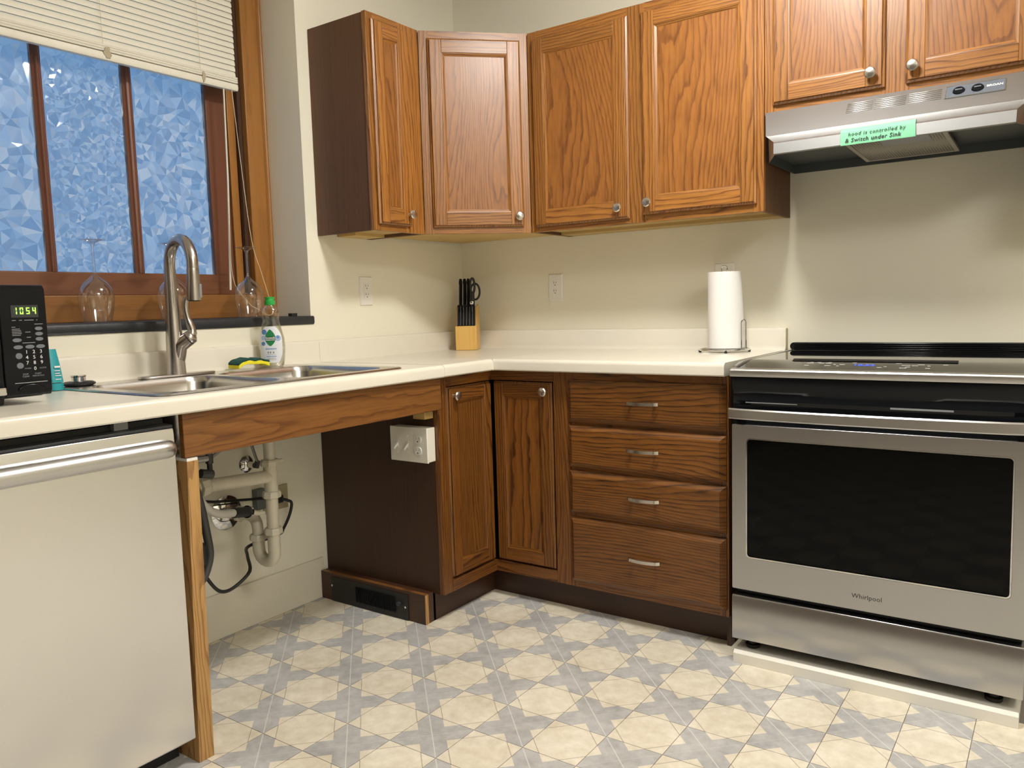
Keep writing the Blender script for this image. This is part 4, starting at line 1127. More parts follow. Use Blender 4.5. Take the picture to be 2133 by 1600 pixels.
# local: u right, v up, n towards the viewer
def kprism(poly, u0, u1):                     # poly in (n, v)
    b = MB(KM); b.hexa([(u0, p[1], p[0]) for p in poly], [(u1, p[1], p[0]) for p in poly]); return b
kprism([(-0.075, 0.001), (0.045, 0.001), (0.045, 0.108), (-0.02, 0.118), (-0.075, 0.18)], -0.0475, 0.0475).build('block', 'bamboo', kn, bevel=0.002)
for u0, u1 in ((-0.0475, -0.0405), (0.0405, 0.0475)):
    kprism([(-0.075, 0.179), (-0.02, 0.1175), (0.020, 0.112), (0.004, 0.195), (-0.05, 0.205)], u0, u1).build('cheek', 'bamboo', kn)
for i in range(6):
    u = -0.0345 + i * 0.0138
    a0 = Vector((u, 0.1085, 0.034)); d = Vector((0, 0.97, -0.24)).normalized()
    h = MB(KM); h.tube([a0, a0 + d * 0.05, a0 + d * 0.093, a0 + d * 0.097], [0.0062, 0.0066, 0.0066, 0.004], 8)
    hk = h.build('steak_knife_handle', 'black', kn)
    MB(KM).tube([a0 + Vector((-0.004, 0.004, 0.0052)), a0 + Vector((-0.004, 0, 0.0056)) + d * 0.088], 0.0009, 5).build('spine', 'grey', hk)
for i, u in enumerate((-0.031, -0.013, 0.004)):
    a0 = Vector((u, 0.17, -0.012)); d = Vector((0, 0.97, -0.22)).normalized()
    L_ = 0.155
    h = MB(KM); h.tube([a0, a0 + d * 0.06, a0 + d * (L_ - 0.012), a0 + d * L_], [0.0078, 0.0086, 0.0082, 0.006], 10)
    hk = h.build('knife_handle', 'black', kn)
    MB(KM).tube([a0 + Vector((-0.005, 0.012, 0.0062)), a0 + Vector((-0.005, 0, 0.0068)) + d * (L_ - 0.025)], 0.001, 5).build('spine', 'grey', hk)
# kitchen shears
a0 = Vector((0.026, 0.19, 0.0))
sh = MB(KM)
sh.tube([a0 + Vector((0, -0.02, 0.01)), a0 + Vector((0, 0.03, 0)), a0 + Vector((0, 0.07, -0.012))], [0.014, 0.012, 0.010], 8)
ring = [a0 + Vector((0.001 + 0.0100 * math.cos(2 * PI * k / 20), 0.098 + 0.034 * math.sin(2 * PI * k / 20), -0.016)) for k in range(21)]
sh.tube(ring, 0.0052, 8)
ring = [a0 + Vector((0.012 + 0.021 * math.cos(2 * PI * k / 20), 0.072 + 0.036 * math.sin(2 * PI * k / 20), -0.020)) for k in range(21)]
sh.tube(ring, 0.0048, 8)
sc_ = sh.build('shears', 'black_matte', kn)
MB(KM).lathe([(0.008, 0), (0.008, 0.004), (0.004, 0.0055)], tuple(a0 + Vector((0.0, 0.022, 0.011))), (0, 0, 1), 14).build('pivot', 'chrome', sc_)

# ------------------------------------------------------------------ paper towel holder and roll
px_, py_ = 1.333, -0.140
ph = thing('paper_towel_holder', 'chrome wire paper towel holder with round base', 'towel holder', (px_, py_, HC))
rg = [(px_ + 0.088 * math.cos(2 * PI * k / 40), py_ + 0.088 * math.sin(2 * PI * k / 40), HC + 0.010) for k in range(41)]
MB().tube(rg, 0.0042, 8).build('base_ring', 'chrome', ph)
for k in range(4):
    a = 2 * PI * k / 4 + 0.4
    MB().lathe([(0.005, 0), (0.005, 0.009)], (px_ + 0.088 * math.cos(a), py_ + 0.088 * math.sin(a), HC + 0.0005), n=10).build('foot', 'rubber', ph)
for k in range(2):
    a = k * PI / 2 + 0.4
    MB().tube([(px_ + 0.086 * math.cos(a), py_ + 0.086 * math.sin(a), HC + 0.010), (px_ - 0.086 * math.cos(a), py_ - 0.086 * math.sin(a), HC + 0.010)], 0.003, 8).build('cross_wire', 'chrome', ph)
MB().tube([(px_ - 0.010, py_, HC + 0.008), (px_ - 0.010, py_, HC + 0.300)] + [(px_ - 0.011 * math.cos(PI * k / 8), py_, HC + 0.302 + 0.013 * math.sin(PI * k / 8)) for k in range(9)] + [(px_ + 0.010, py_, HC + 0.300), (px_ + 0.010, py_, HC + 0.008)], 0.0028, 8).build('centre_wire', 'chrome', ph)
gx, gy = px_ + 0.078, py_ - 0.020
gu = Vector((0.82, 0.57, 0)) * 0.0085
MB().tube([Vector((gx, gy, HC + 0.010)) - gu, Vector((gx, gy, HC + 0.104)) - gu] + [Vector((gx, gy, HC + 0.106)) - gu * math.cos(PI * k / 8) + Vector((0, 0, 0.013 * math.sin(PI * k / 8))) for k in range(9)] + [Vector((gx, gy, HC + 0.104)) + gu, Vector((gx, gy, HC + 0.010)) + gu], 0.0024, 8).build('tension_arm', 'chrome', ph)
pr_ = thing('paper_towel_roll', 'white paper towel roll with a loose sheet on the chrome holder', 'paper towel', (px_, py_, HC + 0.015))
n = 40
def roll_loop(z, flare, r=0.0585):
    out = []
    for k in range(n):
        a = 2 * PI * k / n
        d = math.cos(a - 0.45)
        e = flare * max(0, d) ** 3
        out.append((px_ + (r + e) * math.cos(a), py_ + (r + e) * math.sin(a), z))
    return out
z0, z1 = HC + 0.0155, HC + 0.293
rl = MB(); loops = []
for k in range(9):
    t = k / 8
    loops.append(roll_loop(z0 + (z1 - z0) * t, 0.013 * (1 - t ** 1.6)))
inner = [[(px_ + 0.020 * math.cos(2 * PI * k / n), py_ + 0.020 * math.sin(2 * PI * k / n), z) for k in range(n)] for z in (z1, z0)]
rl.loft(loops + inner + [loops[0]], cap=False)
rl.build('roll', 'paper', pr_, smooth=40)

# ------------------------------------------------------------------ wall outlets
def outlet(loc, u, n, label, w=0.0715, h=0.118, gangs=1, cover=False):
    t = thing('wall_outlet', label, 'outlet', loc)
    M = frame_M(loc, u, n)
    MB(M).hexa([(-w / 2, -h / 2, 0.0003), (w / 2, -h / 2, 0.0003), (w / 2, h / 2, 0.0003), (-w / 2, h / 2, 0.0003)],
               [(-w / 2 + 0.003, -h / 2 + 0.003, 0.006), (w / 2 - 0.003, -h / 2 + 0.003, 0.006), (w / 2 - 0.003, h / 2 - 0.003, 0.006), (-w / 2 + 0.003, h / 2 - 0.003, 0.006)]).build('cover_plate', 'white', t, bevel=0.001)
    for gk in range(gangs):
        cx = (gk - (gangs - 1) / 2) * 0.046
        MB(M).box(cx - 0.0165, cx + 0.0165, -0.034, 0.034, 0.006, 0.0072).build('insert', 'white', t, bevel=0.0005)
        for cy in (0.0175, -0.0175):
            r = MB(M).prism_like(cx, cy) if hasattr(MB, 'prism_like') else None
            pts = rrect(cx - 0.0145, cx + 0.0145, cy - 0.0125, cy + 0.0125, 0.007, 4)
            re = MB(M).hexa([(p[0], p[1], 0.0072) for p in pts], [(p[0], p[1], 0.0084) for p in pts]).build('receptacle', 'white', t)
            MB(M).box(cx - 0.0072, cx - 0.0052, cy + 0.000, cy + 0.009, 0.0084, 0.0086).build('slot', 'black_matte', re)
            MB(M).box(cx + 0.0052, cx + 0.0070, cy + 0.001, cy + 0.008, 0.0084, 0.0086).build('slot', 'black_matte', re)
            MB(M).lathe([(0.0024, 0.0084), (0.0024, 0.0086)], (cx, cy - 0.0065, 0), (0, 0, 1), 10).build('slot', 'black_matte', re)
    return t
outlet((0.0, -0.638, 1.1915), (0, 1, 0), (1, 0, 0), 'white outlet on the wall under the narrow cabinet by the window')
outlet((0.5235, 0.0, 1.188), (1, 0, 0), (0, -1, 0), 'white outlet on the wall right of the knife block')
outlet((1.284, 0.0, 1.194), (1, 0, 0), (0, -1, 0), 'white double outlet on the wall behind the paper towels', w=0.078, gangs=1)

# ------------------------------------------------------------------ range hood
hd_ = thing('range_hood', 'stainless under-cabinet range hood with grey control plate', 'range hood', (1.922, -0.2, 1.556))
HXc = 1.922
def hood_ring(y, z, hw): return [(HXc - hw, y, z), (HXc + hw, y, z)]
b = MB()
# front sheet: upper panel, crease, sloped band, lip ; ends taper back to the cabinets
prof = [(-0.312, 1.7085, 0.383), (-0.345, 1.7085, 0.376), (-0.418, 1.6205, 0.352), (-0.424, 1.6185, 0.349), (-0.437, 1.596, 0.322), (-0.447, 1.590, 0.319), (-0.450, 1.558, 0.318), (-0.440, 1.556, 0.317)]
rows = [hood_ring(*p) for p in prof]
L0, R0 = HXc - 0.384, HXc + 0.384
b.add([p for r in rows for p in r], [(2 * k, 2 * k + 1, 2 * k + 3, 2 * k + 2) for k in range(len(rows) - 1)])
for s, xs_ in ((0, L0 + 0.006), (1, R0 - 0.006)):
    ed = [r[s] for r in rows]
    top = (xs_, -0.312, 1.7085); bot = (xs_, -0.300, 1.556)
    b.add(ed + [top, bot], [tuple(range(len(ed))) + (len(ed) + 1, len(ed))])
b.build('front_panel', 'hood', hd_, smooth=30)
sb_ = MB()
sb_.box(L0 + 0.006, L0 + 0.010, -0.30, -0.003, 1.556, 1.7085); sb_.box(R0 - 0.010, R0 - 0.006, -0.30, -0.003, 1.556, 1.7085)
sb_.box(L0 + 0.010, R0 - 0.010, -0.010, -0.003, 1.556, 1.7085)
sb_.prism([(L0 + 0.010, -0.012), (L0 + 0.010, -0.30), (HXc - 0.318, -0.437), (HXc + 0.318, -0.437), (R0 - 0.010, -0.30), (R0 - 0.010, -0.012)], 'z', 1.585, 1.588)
sb_.build('housing', 'dk_grey', hd_, smooth=0)
ft = MB()
ft.hexa([(1.795, -0.40, 1.5735), (2.070, -0.40, 1.5735), (2.070, -0.05, 1.5635), (1.795, -0.05, 1.5635)], [(1.795, -0.40, 1.579), (2.070, -0.40, 1.579), (2.070, -0.05, 1.569), (1.795, -0.05, 1.569)])
fto = ft.build('grease_filter', 'filter', hd_)
for (xa, ya, xb, yb) in ((1.795, -0.40, 1.807, -0.05), (2.058, -0.40, 2.070, -0.05), (1.807, -0.062, 2.058, -0.05), (1.807, -0.40, 2.058, -0.388)):
    za = 1.5735 + (ya + 0.40) / 0.35 * -0.010; zb_ = 1.5735 + (yb + 0.40) / 0.35 * -0.010
    MB().hexa([(xa, ya, za - 0.003), (xb, ya, za - 0.003), (xb, yb, zb_ - 0.003), (xa, yb, zb_ - 0.003)], [(xa, ya, za), (xb, ya, za), (xb, yb, zb_), (xa, yb, zb_)]).build('filter_frame', 'steel', fto)
MB().hexa([(1.89, -0.385, 1.5722), (2.02, -0.385, 1.5722), (2.02, -0.26, 1.5687), (1.89, -0.26, 1.5687)], [(1.89, -0.385, 1.573), (2.02, -0.385, 1.573), (2.02, -0.26, 1.5695), (1.89, -0.26, 1.5695)]).build('notice_label', 'print_g', fto)
# upper front panel plane frame
HM = frame_M((HXc, -0.3815, 1.6645), (1, 0, 0), (0, -0.770, 0.6385))
for g_, (u0, u1) in enumerate(((-0.122, -0.050), (-0.044, 0.040), (0.047, 0.132))):
    for k in range(6):
        v = 0.034 - k * 0.0080
        MB(HM).box(u0, u1, v, v + 0.0042, 0.0003, 0.0018).build('louvre', 'steel', hd_, bevel=0.0006)
cp = MB(HM).box(0.143, 0.286, -0.008, 0.038, 0.0003, 0.0020).build('control_plate', 'panel_grey', hd_, bevel=0.001)
for (u0, u1, v0, v1) in ((0.141, 0.288, 0.038, 0.040), (0.141, 0.288, -0.010, -0.008), (0.141, 0.143, -0.008, 0.038), (0.286, 0.288, -0.008, 0.038)):
    MB(HM).box(u0, u1, v0, v1, 0.0003, 0.0026).build('bezel', 'steel', cp)
for u in (0.175, 0.221):
    pts = [(u + 0.0160 * math.cos(2 * PI * k / 20), 0.0150 + 0.0155 * math.sin(2 * PI * k / 20)) for k in range(20)]
    sw = MB(HM).hexa([(p[0], p[1], 0.002) for p in pts], [(u + (p[0] - u) * 0.85, 0.0150 + (p[1] - 0.0150) * 0.85, 0.006) for p in pts]).build('rocker_switch', 'black', cp)
    MB(HM).box(u - 0.009, u + 0.009, 0.0125, 0.0175, 0.006, 0.0085).build('toggle', 'panel_grey', sw, bevel=0.001)
text('lettering', 'BROAN', 0.0115, HM @ Matrix.Translation((0.262, 0.017, 0.0024)), 'print_w', cp, bold=0.0003)
text('lettering', 'LIGHT', 0.0030, HM @ Matrix.Translation((0.160, -0.004, 0.0022)), 'print_g', cp)
text('lettering', 'FAN', 0.0030, HM @ Matrix.Translation((0.240, -0.004, 0.0022)), 'print_g', cp)

# masking tape with handwriting on the hood lip
tp = thing('green_tape_note', 'strip of green tape with a handwritten note on the hood lip', 'tape note', (1.90, -0.45, 1.56))
tpb = MB()
q0 = [(-0.4335, 1.6045), (-0.4485, 1.5918), (-0.4515, 1.5580), (-0.4505, 1.5545)]
rows = []
for k in range(9):
    x = 1.800 + 0.200 * k / 8
    w_ = 0.0006 * math.sin(k * 2.1)
    rows.append([(x + 0.001 * (j - 1), p[0] - 0.0012 + w_, p[1]) for j, p in enumerate(q0)] + [(x, p[0] - 0.0006 + w_, p[1]) for p in reversed(q0)])
tpb.loft(rows)
tpo = tpb.build('tape', 'tape', tp, smooth=30)
TM = frame_M((1.900, -0.4518, 1.575), (1, 0, 0), (0, -1, 0.09)) 
text('handwriting', 'hood is controlled by', 0.0155, TM @ Matrix.Translation((-0.002, 0.0095, 0.0010)), 'print_k', tp, shear=0.15, spacing=1.12)
text('handwriting', '& Switch under Sink', 0.0165, TM @ Matrix.Translation((-0.012, -0.0085, 0.0010)), 'print_k', tp, shear=0.15, spacing=1.1, bold=0.0002)

# ------------------------------------------------------------------ range
ri = thing('range_platform', 'low white painted board platform under the range', 'platform', (1.927, -0.4, 0))
MB().prism([(-0.05, 0.0005), (-0.682, 0.0005), (-0.682, 0.030), (-0.672, 0.0386), (-0.05, 0.0386)], 'x', 1.555, 2.298).build('board', 'riser', ri)
for x, z in ((1.577, 0.018), (1.612, 0.015), (2.235, 0.018), (2.278, 0.016)):
    MB().lathe([(0.0045, 0), (0.0045, 0.0008), (0.001, 0.0009)], (x, -0.6820, z), (0, -1, 0), 12).build('screw', 'white', ri)

ra = thing('electric_range', 'stainless electric range with black glass cooktop and oven window', 'range', (1.927, -0.36, 0.0386))
RX0, RX1 = 1.5475, 2.3095
MB().box(RX0 + 0.010, RX1 - 0.010, -0.640, -0.030, 0.062, 0.900).build('body', 'black_matte', ra)
for x in (RX0 + 0.05, RX1 - 0.07):
    for y in (-0.625, -0.10):
        MB().lathe([(0.021, 0.0006), (0.022, 0.010), (0.012, 0.012), (0.012, 0.030)], (x, y, 0.0386), n=16).build('levelling_foot', 'rubber', ra)
# drawer
MB().prism([(-0.640, 0.080), (-0.678, 0.076), (-0.680, 0.079), (-0.680, 0.208), (-0.676, 0.214), (-0.640, 0.216)], 'x', RX0 + 0.003, RX1 - 0.003).build('storage_drawer', 'steel_r', ra, bevel=0.0015)
MB().box(RX0 + 0.012, RX1 - 0.012, -0.655, -0.641, 0.2165, 0.233).build('gap_strip', 'black', ra)
# oven door frame with window
WX0, WX1, WZA, WZB = 1.594, 2.273, 0.336, 0.701
DZ0, DZ1 = 0.235, 0.741
od = bmesh.new()
def ring_plate(outer, inner, y0, y1):
    b = MB()
    n_ = len(outer)
    vs = [(p[0], y0, p[1]) for p in outer] + [(p[0], y0, p[1]) for p in inner] + [(p[0], y1, p[1]) for p in outer] + [(p[0], y1, p[1]) for p in inner]
    fs = []
    for i in range(n_):
        j = (i + 1) % n_
        fs += [(i, j, n_ + j, n_ + i), (2 * n_ + i, 3 * n_ + i, 3 * n_ + j, 2 * n_ + j), (i, 2 * n_ + i, 2 * n_ + j, j), (n_ + i, n_ + j, 3 * n_ + j, 3 * n_ + i)]
    return b.add(vs, fs)
od.free()
dko = ring_plate(rrect(RX0 + 0.004, RX1 - 0.004, DZ0, DZ1, 0.004, 5), rrect(WX0, WX1, WZA, WZB, 0.012, 5), -0.680, -0.645).build('oven_door', 'steel_r', ra, bevel=0.0012)
MB().prism(rrect(WX0 + 0.0005, WX1 - 0.0005, WZA + 0.0005, WZB - 0.0005, 0.012, 5), 'y', -0.6745, -0.660).build('oven_window', 'black_glass', dko)
ring_plate(rrect(WX0 + 0.0002, WX1 - 0.0002, WZA + 0.0002, WZB - 0.0002, 0.012, 5), rrect(WX0 + 0.0035, WX1 - 0.0035, WZA + 0.0035, WZB - 0.0035, 0.010, 5), -0.6800, -0.6740).build('window_trim', 'chrome', dko)
text('lettering', 'Whirlpool', 0.0185, frame_M((1.934, -0.6802, 0.2755), (1, 0, 0), (0, -1, 0)), 'print_k', dko, spacing=1.02)
# handle bar with a slight bow
hb = []
for k in range(17):
    t = k / 16; x = RX0 + 0.002 + (RX1 - RX0 - 0.004) * t
    y = -0.705 - 0.022 * math.sin(PI * t) ** 0.5
    zc = 0.7765
    hb.append([(x, y + 0.016, zc - 0.013), (x, y + 0.003, zc - 0.0155), (x, y, zc - 0.012), (x, y, zc + 0.012), (x, y + 0.004, zc + 0.016), (x, y + 0.016, zc + 0.014)])
ho = MB().loft(hb).build('door_handle', 'steel', ra, smooth=25)
for x in (RX0 + 0.03, RX1 - 0.03):
    MB().box(x - 0.012, x + 0.012, -0.700, -0.655, 0.765, 0.787).build('handle_bracket', 'black', ho)
MB().box(RX0 + 0.004, RX1 - 0.004, -0.664, -0.641, 0.7415, 0.800).build('vent_strip', 'black', ra)
# curved black fascia below the trim
fas = []
for k in range(13):
    t = k / 12; x = RX0 + 0.004 + (RX1 - RX0 - 0.008) * t
    bo_ = 0.006 * math.sin(PI * t)
    fas.append([(x, -0.640, 0.800), (x, -0.662 - bo_, 0.800), (x, -0.668 - bo_, 0.812), (x, -0.664 - bo_, 0.832), (x, -0.674 - bo_ * 0.6, 0.850), (x, -0.676, 0.884), (x, -0.640, 0.884)])
fo = MB().loft(fas).build('fascia', 'black', ra, smooth=35)
MB().box(1.590, 1.740, -0.6705, -0.6695, 0.806, 0.8085).build('vent_slot', 'grey', fo)
MB().box(1.985, 2.135, -0.6745, -0.6735, 0.806, 0.811).build('vent_slot', 'grey', fo)
# trim rail and cooktop
MB().prism([(-0.640, 0.8845), (-0.6825, 0.8845), (-0.6835, 0.887), (-0.6835, 0.902), (-0.680, 0.9060), (-0.662, 0.9095), (-0.650, 0.905), (-0.640, 0.903)], 'x', RX0 - 0.001, RX1 + 0.001).build('front_trim', 'steel', ra, bevel=0.0008)
ck = MB().prism([(-0.030, 0.902), (-0.640, 0.902), (-0.661, 0.9085), (-0.600, 0.9165), (-0.540, 0.9235), (-0.500, 0.9250), (-0.030, 0.9250)], 'x', RX0 + 0.012, RX1 - 0.012).build('cooktop', 'cook_glass', ra, smooth=30)
for x0_, x1_ in ((RX0 - 0.001, RX0 + 0.0117), (RX1 - 0.0117, RX1 + 0.001)):
    MB().prism([(-0.060, 0.9), (-0.662, 0.9), (-0.6635, 0.9088), (-0.640, 0.9165), (-0.600, 0.9225), (-0.540, 0.9265), (-0.060, 0.9270)], 'x', x0_, x1_).build('side_trim', 'steel', ra, bevel=0.002)
MB().prism([(-0.545, 0.9236), (-0.535, 0.9240), (-0.530, 0.9285), (-0.515, 0.9285), (-0.508, 0.9252)], 'x', 1.690, 2.128).build('control_ridge', 'cook_glass', ck)
CMx = frame_M((1.909, -0.592, 0.9176), (1, 0, 0), (0, -0.115, 0.993))
for i in range(26):
    u = random.uniform(-0.17, 0.20); v = random.choice((-0.034, -0.020, 0.0, 0.015, 0.028)); w_ = random.uniform(0.006, 0.018)
    if -0.035 < u < 0.02: continue
    MB(CMx).box(u, u + w_, v, v + 0.0035, 0.0003, 0.0006).build('touch_mark', 'print_w', ck)
cl_ = text('clock_digits', '10:54', 0.026, CMx @ Matrix.Translation((-0.008, 0.0, 0.0006)), 'led_blue', ck)
# backguard: a low black vent with rounded ends and ribs
bgp = rrect(RX0 + 0.001, RX1 - 0.001, 0.9255, 0.9530, 0.0135, 6)
bgo = MB().prism(bgp, 'y', -0.066, -0.034).build('rear_vent', 'black', ra, bevel=0.002)
for z in (0.9300, 0.9365, 0.9430, 0.9490):
    pts = [(-0.066, z - 0.0022), (-0.0705, z - 0.001), (-0.0705, z + 0.001), (-0.066, z + 0.0022)]
    MB().prism(pts, 'x', RX0 + 0.016, RX1 - 0.016).build('vent_rib', 'black', bgo, bevel=0.0008)

# ------------------------------------------------------------------ dishwasher
dw = thing('dishwasher', 'stainless dishwasher with full-width bar handle under the counter', 'dishwasher', (0.3, -2.19, 0))
DY0, DY1 = -2.492, -1.9135
MB().box(0.03, 0.585, DY0 + 0.004, DY1 - 0.004, 0.10, 0.868).build('tub', 'black_matte', dw)
MB().box(0.05, 0.555, DY0 + 0.006, DY1 - 0.006, 0.001, 0.10).build('toe_panel', 'black_matte', dw)
dd = []
for k in range(2):
    y = (DY0, DY1)[k]
    dd.append([(0.590, y, 0.066), (0.622, y, 0.064), (0.626, y, 0.068), (0.6265, y, 0.30), (0.6265, y, 0.74), (0.6250, y, 0.83), (0.622, y, 0.846), (0.590, y, 0.846)])
ddo = MB().loft(dd).build('door', 'steel_v', dw, bevel=0.002, smooth=40)
MB().prism([(0.590, 0.8465), (0.619, 0.8465), (0.621, 0.851), (0.619, 0.8535), (0.590, 0.856)], 'y', DY0, DY1).build('control_strip', 'charcoal', ddo, bevel=0.001)
hn = []
ys_ = [DY1 - 0.012, DY1 - 0.014, DY1 - 0.020, DY1 - 0.030] + [DY1 - 0.05 - 0.06 * k for k in range(8)] + [DY0 + 0.030, DY0 + 0.020, DY0 + 0.014, DY0 + 0.012]
sc_l = [0.55, 0.75, 0.9, 1.0] + [1.0] * 8 + [1.0, 0.9, 0.75, 0.55]
for y, s in zip(ys_, sc_l):
    zc = 0.801; d = 0.626
    hn.append([(d, y, zc + 0.023 * s), (d + 0.020 * s, y, zc + 0.021 * s), (d + 0.034 * s, y, zc + 0.012 * s), (d + 0.038 * s, y, zc), (d + 0.034 * s, y, zc - 0.014 * s), (d + 0.022 * s, y, zc - 0.021 * s), (d, y, zc - 0.022 * s)])
MB().loft(hn).build('handle', 'steel', ddo, smooth=50)
MB().box(0.585, 0.6005, -2.045, -2.012, 0.856, 0.8770).build('mounting_clip', 'grey', dw)

# ------------------------------------------------------------------ heater in the toe space
ht = thing('toe_kick_heater', 'black slotted heater set in a dark plinth board under the side panel', 'heater', (0.27, -0.94, 0))
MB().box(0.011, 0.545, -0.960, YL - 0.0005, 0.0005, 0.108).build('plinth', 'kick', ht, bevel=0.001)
MB().box(0.5452, 0.5468, -0.960, -0.943, 0.001, 0.107).build('raw_edge', 'raw_oak', ht)
MB().box(0.012, 0.545, -0.960, -0.944, 0.1082, 0.1096).build('raw_edge', 'apron', ht)
gr = MB().box(0.070, 0.466, -0.964, -0.9602, 0.001, 0.096).build('grille', 'black_matte', ht, bevel=0.001)
f0 = None
for k in range(30):
    x = 0.205 + k * 0.0068
    if f0 is None:
        f0 = MB().box(x, x + 0.0030, -0.9675, -0.9642, 0.022, 0.080).build('fin', 'black', gr)
        fx = x
    else:
        c = f0.copy(); COL.objects.link(c); c.parent = gr; c.location = (x - fx, 0, 0)
for x, z in ((0.076, 0.062), (0.455, 0.050)):
    MB().lathe([(0.0045, 0), (0.0045, 0.002), (0.001, 0.003)], (x, -0.964, z), (0, -1, 0), 12).build('screw', 'chrome', gr)
MB().lathe([(0.009, 0), (0.008, 0.008), (0.001, 0.009)], (0.425, -0.964, 0.058), (0, -1, 0), 14).build('dial', 'charcoal', gr)

# ------------------------------------------------------------------ switch box on the side panel
sx = thing('switch_box', 'white surface box with two toggle switches and a double outlet on the dark panel', 'switch box', (0.5, -0.94, 0.645))
MB().box(0.418, 0.584, -0.956, YL - 0.0005, 0.584, 0.704).build('box', 'white_metal', sx, bevel=0.003)
SM = frame_M((0.500, -0.9565, 0.644), (1, 0, 0), (0, -1, 0))
MB(SM).hexa([(-0.087, -0.062, 0), (0.087, -0.062, 0), (0.087, 0.062, 0), (-0.087, 0.062, 0)], [(-0.085, -0.060, 0.005), (0.085, -0.060, 0.005), (0.085, 0.060, 0.005), (-0.085, 0.060, 0.005)]).build('cover_plate', 'white_metal', sx, bevel=0.001)
for u in (-0.052, -0.004):
    tg = MB(SM).box(u - 0.005, u + 0.005, -0.012, 0.012, 0.005, 0.0062).build('toggle_slot', 'white', sx)
    MB(SM).hexa([(u - 0.004, -0.005, 0.006), (u + 0.004, -0.005, 0.006), (u + 0.004, 0.006, 0.006), (u - 0.004, 0.006, 0.006)], [(u - 0.0035, -0.018, 0.024), (u + 0.0035, -0.018, 0.024), (u + 0.0035, -0.011, 0.026), (u - 0.0035, -0.011, 0.026)]).build('toggle', 'white', tg, bevel=0.001)
    for v in (0.030, -0.030):
        MB(SM).lathe([(0.003, 0.005), (0.003, 0.0062)], (u, v, 0), (0, 0, 1), 10).build('screw', 'white', sx)
for v in (0.020, -0.020):
    pts = rrect(0.044 - 0.0165, 0.044 + 0.0165, v - 0.014, v + 0.014, 0.011, 5)
    rr = MB(SM).hexa([(p[0], p[1], 0.005) for p in pts], [(p[0], p[1], 0.0075) for p in pts]).build('receptacle', 'white', sx, bevel=0.0006)
    MB(SM).box(0.044 - 0.008, 0.044 - 0.0062, v, v + 0.009, 0.0075, 0.0077).build('slot', 'grey', rr)
    MB(SM).box(0.044 + 0.0060, 0.044 + 0.0080, v, v + 0.009, 0.0075, 0.0077).build('slot', 'grey', rr)
    MB(SM).lathe([(0.0026, 0.0075), (0.0026, 0.0077)], (0.044, v - 0.007, 0), (0, 0, 1), 10).build('slot', 'black_matte', rr)

tag(MB().box(0.525, 0.578, -0.960, YL - 0.0005, 0.735, 0.8770).build('corner_block', 'ply', origin=(0.55, -0.94, 0.735), bevel=0.001),
    'small tan wood block under the counter beside the switch box', 'wood block')

# ------------------------------------------------------------------ plumbing below the sink
dp = thing('drain_pipe', 'off-white plastic drain pipes with trap under the sink', 'drain pipe', (0.27, -1.37, 0.3))
PX, PY = 0.27, -1.370
PR = 0.0195
def nut(p, ax, r=0.030, h=0.022):
    n_ = 16; lo = []
    b = MB(); pts = []
    for z in (-h / 2, h / 2):
        pts.append((r, z))
    b.lathe([(r * 0.86, -h / 2), (r, -h / 2 + 0.002), (r, h / 2 - 0.006), (r * 0.9, h / 2)], p, ax, 8)
    return b.build('slip_nut', 'pvc', dp, smooth=20)
MB().tube([(PX, PY, 0.745), (PX, PY, 0.635)], PR * 0.95, 18).build('tailpiece', 'pvc', dp)
MB().tube([(PX, PY, 0.636), (PX, PY, 0.535)], PR * 1.12, 18).build('tee', 'pvc', dp)
MB().tube([(PX, PY, 0.588), (PX, PY - 0.235, 0.603)], PR * 1.05, 18).build('cross_arm', 'pvc', dp)
nut((PX, PY - 0.245, 0.603), (0, 1, 0.05), 0.030, 0.03)
MB().tube([(PX, PY - 0.25, 0.604), (PX, PY - 0.275, 0.61), (PX, PY - 0.285, 0.63), (PX, PY - 0.285, 0.745)], PR, 16).build('tailpiece', 'pvc', dp)
MB().tube([(PX, PY, 0.53), (PX, PY - 0.002, 0.415)], PR, 18).build('extension', 'pvc', dp)
nut((PX, PY, 0.632), (0, 0, 1)); nut((PX, PY, 0.528), (0, 0, 1)); nut((PX, PY - 0.002, 0.408), (0, 0, 1))
MB().box(PX - 0.005, PX + 0.005, PY + 0.025, PY + 0.052, 0.628, 0.637).build('wing', 'pvc', dp, bevel=0.002)
L2x, L2y = 0.19, -1.372
trap = [(PX, PY - 0.002, 0.405), (PX, PY - 0.002, 0.335)]
for k in range(1, 9):
    a = PI * k / 8
    t = (1 - math.cos(a)) / 2
    trap.append((PX + (L2x - PX) * t, PY - 0.002 + (L2y - PY + 0.002) * t, 0.335 - 0.035 * math.sin(a)))
trap += [(L2x, L2y, 0.37)]
MB().tube(trap, PR * 1.03, 18).build('trap', 'pvc', dp, smooth=60)
nut((L2x, L2y, 0.376), (0, 0, 1), 0.029, 0.020)
MB().tube(smooth_path([(L2x, L2y, 0.380), (L2x, L2y, 0.405), (L2x - 0.012, L2y + 0.003, 0.428), (L2x - 0.045, L2y + 0.008, 0.440), (0.08, -1.362, 0.438), (0.004, -1.357, 0.430)], 4), PR * 0.95, 16).build('trap_arm', 'pvc', dp, smooth=60)
nut((0.085, -1.361, 0.438), (1, 0, 0), 0.028, 0.018)
MB().lathe([(0.058, 0.0008), (0.060, 0.004), (0.050, 0.010), (0.030, 0.016), (0.022, 0.018)], (0.0, -1.357, 0.430), (1, 0, 0), 28).build('escutcheon', 'chrome', dp)
MB().tube([(PX - 0.02, PY - 0.012, 0.468), (PX - 0.02, PY - 0.045, 0.472)], 0.006, 10).build('inlet_nipple', 'pvc', dp)

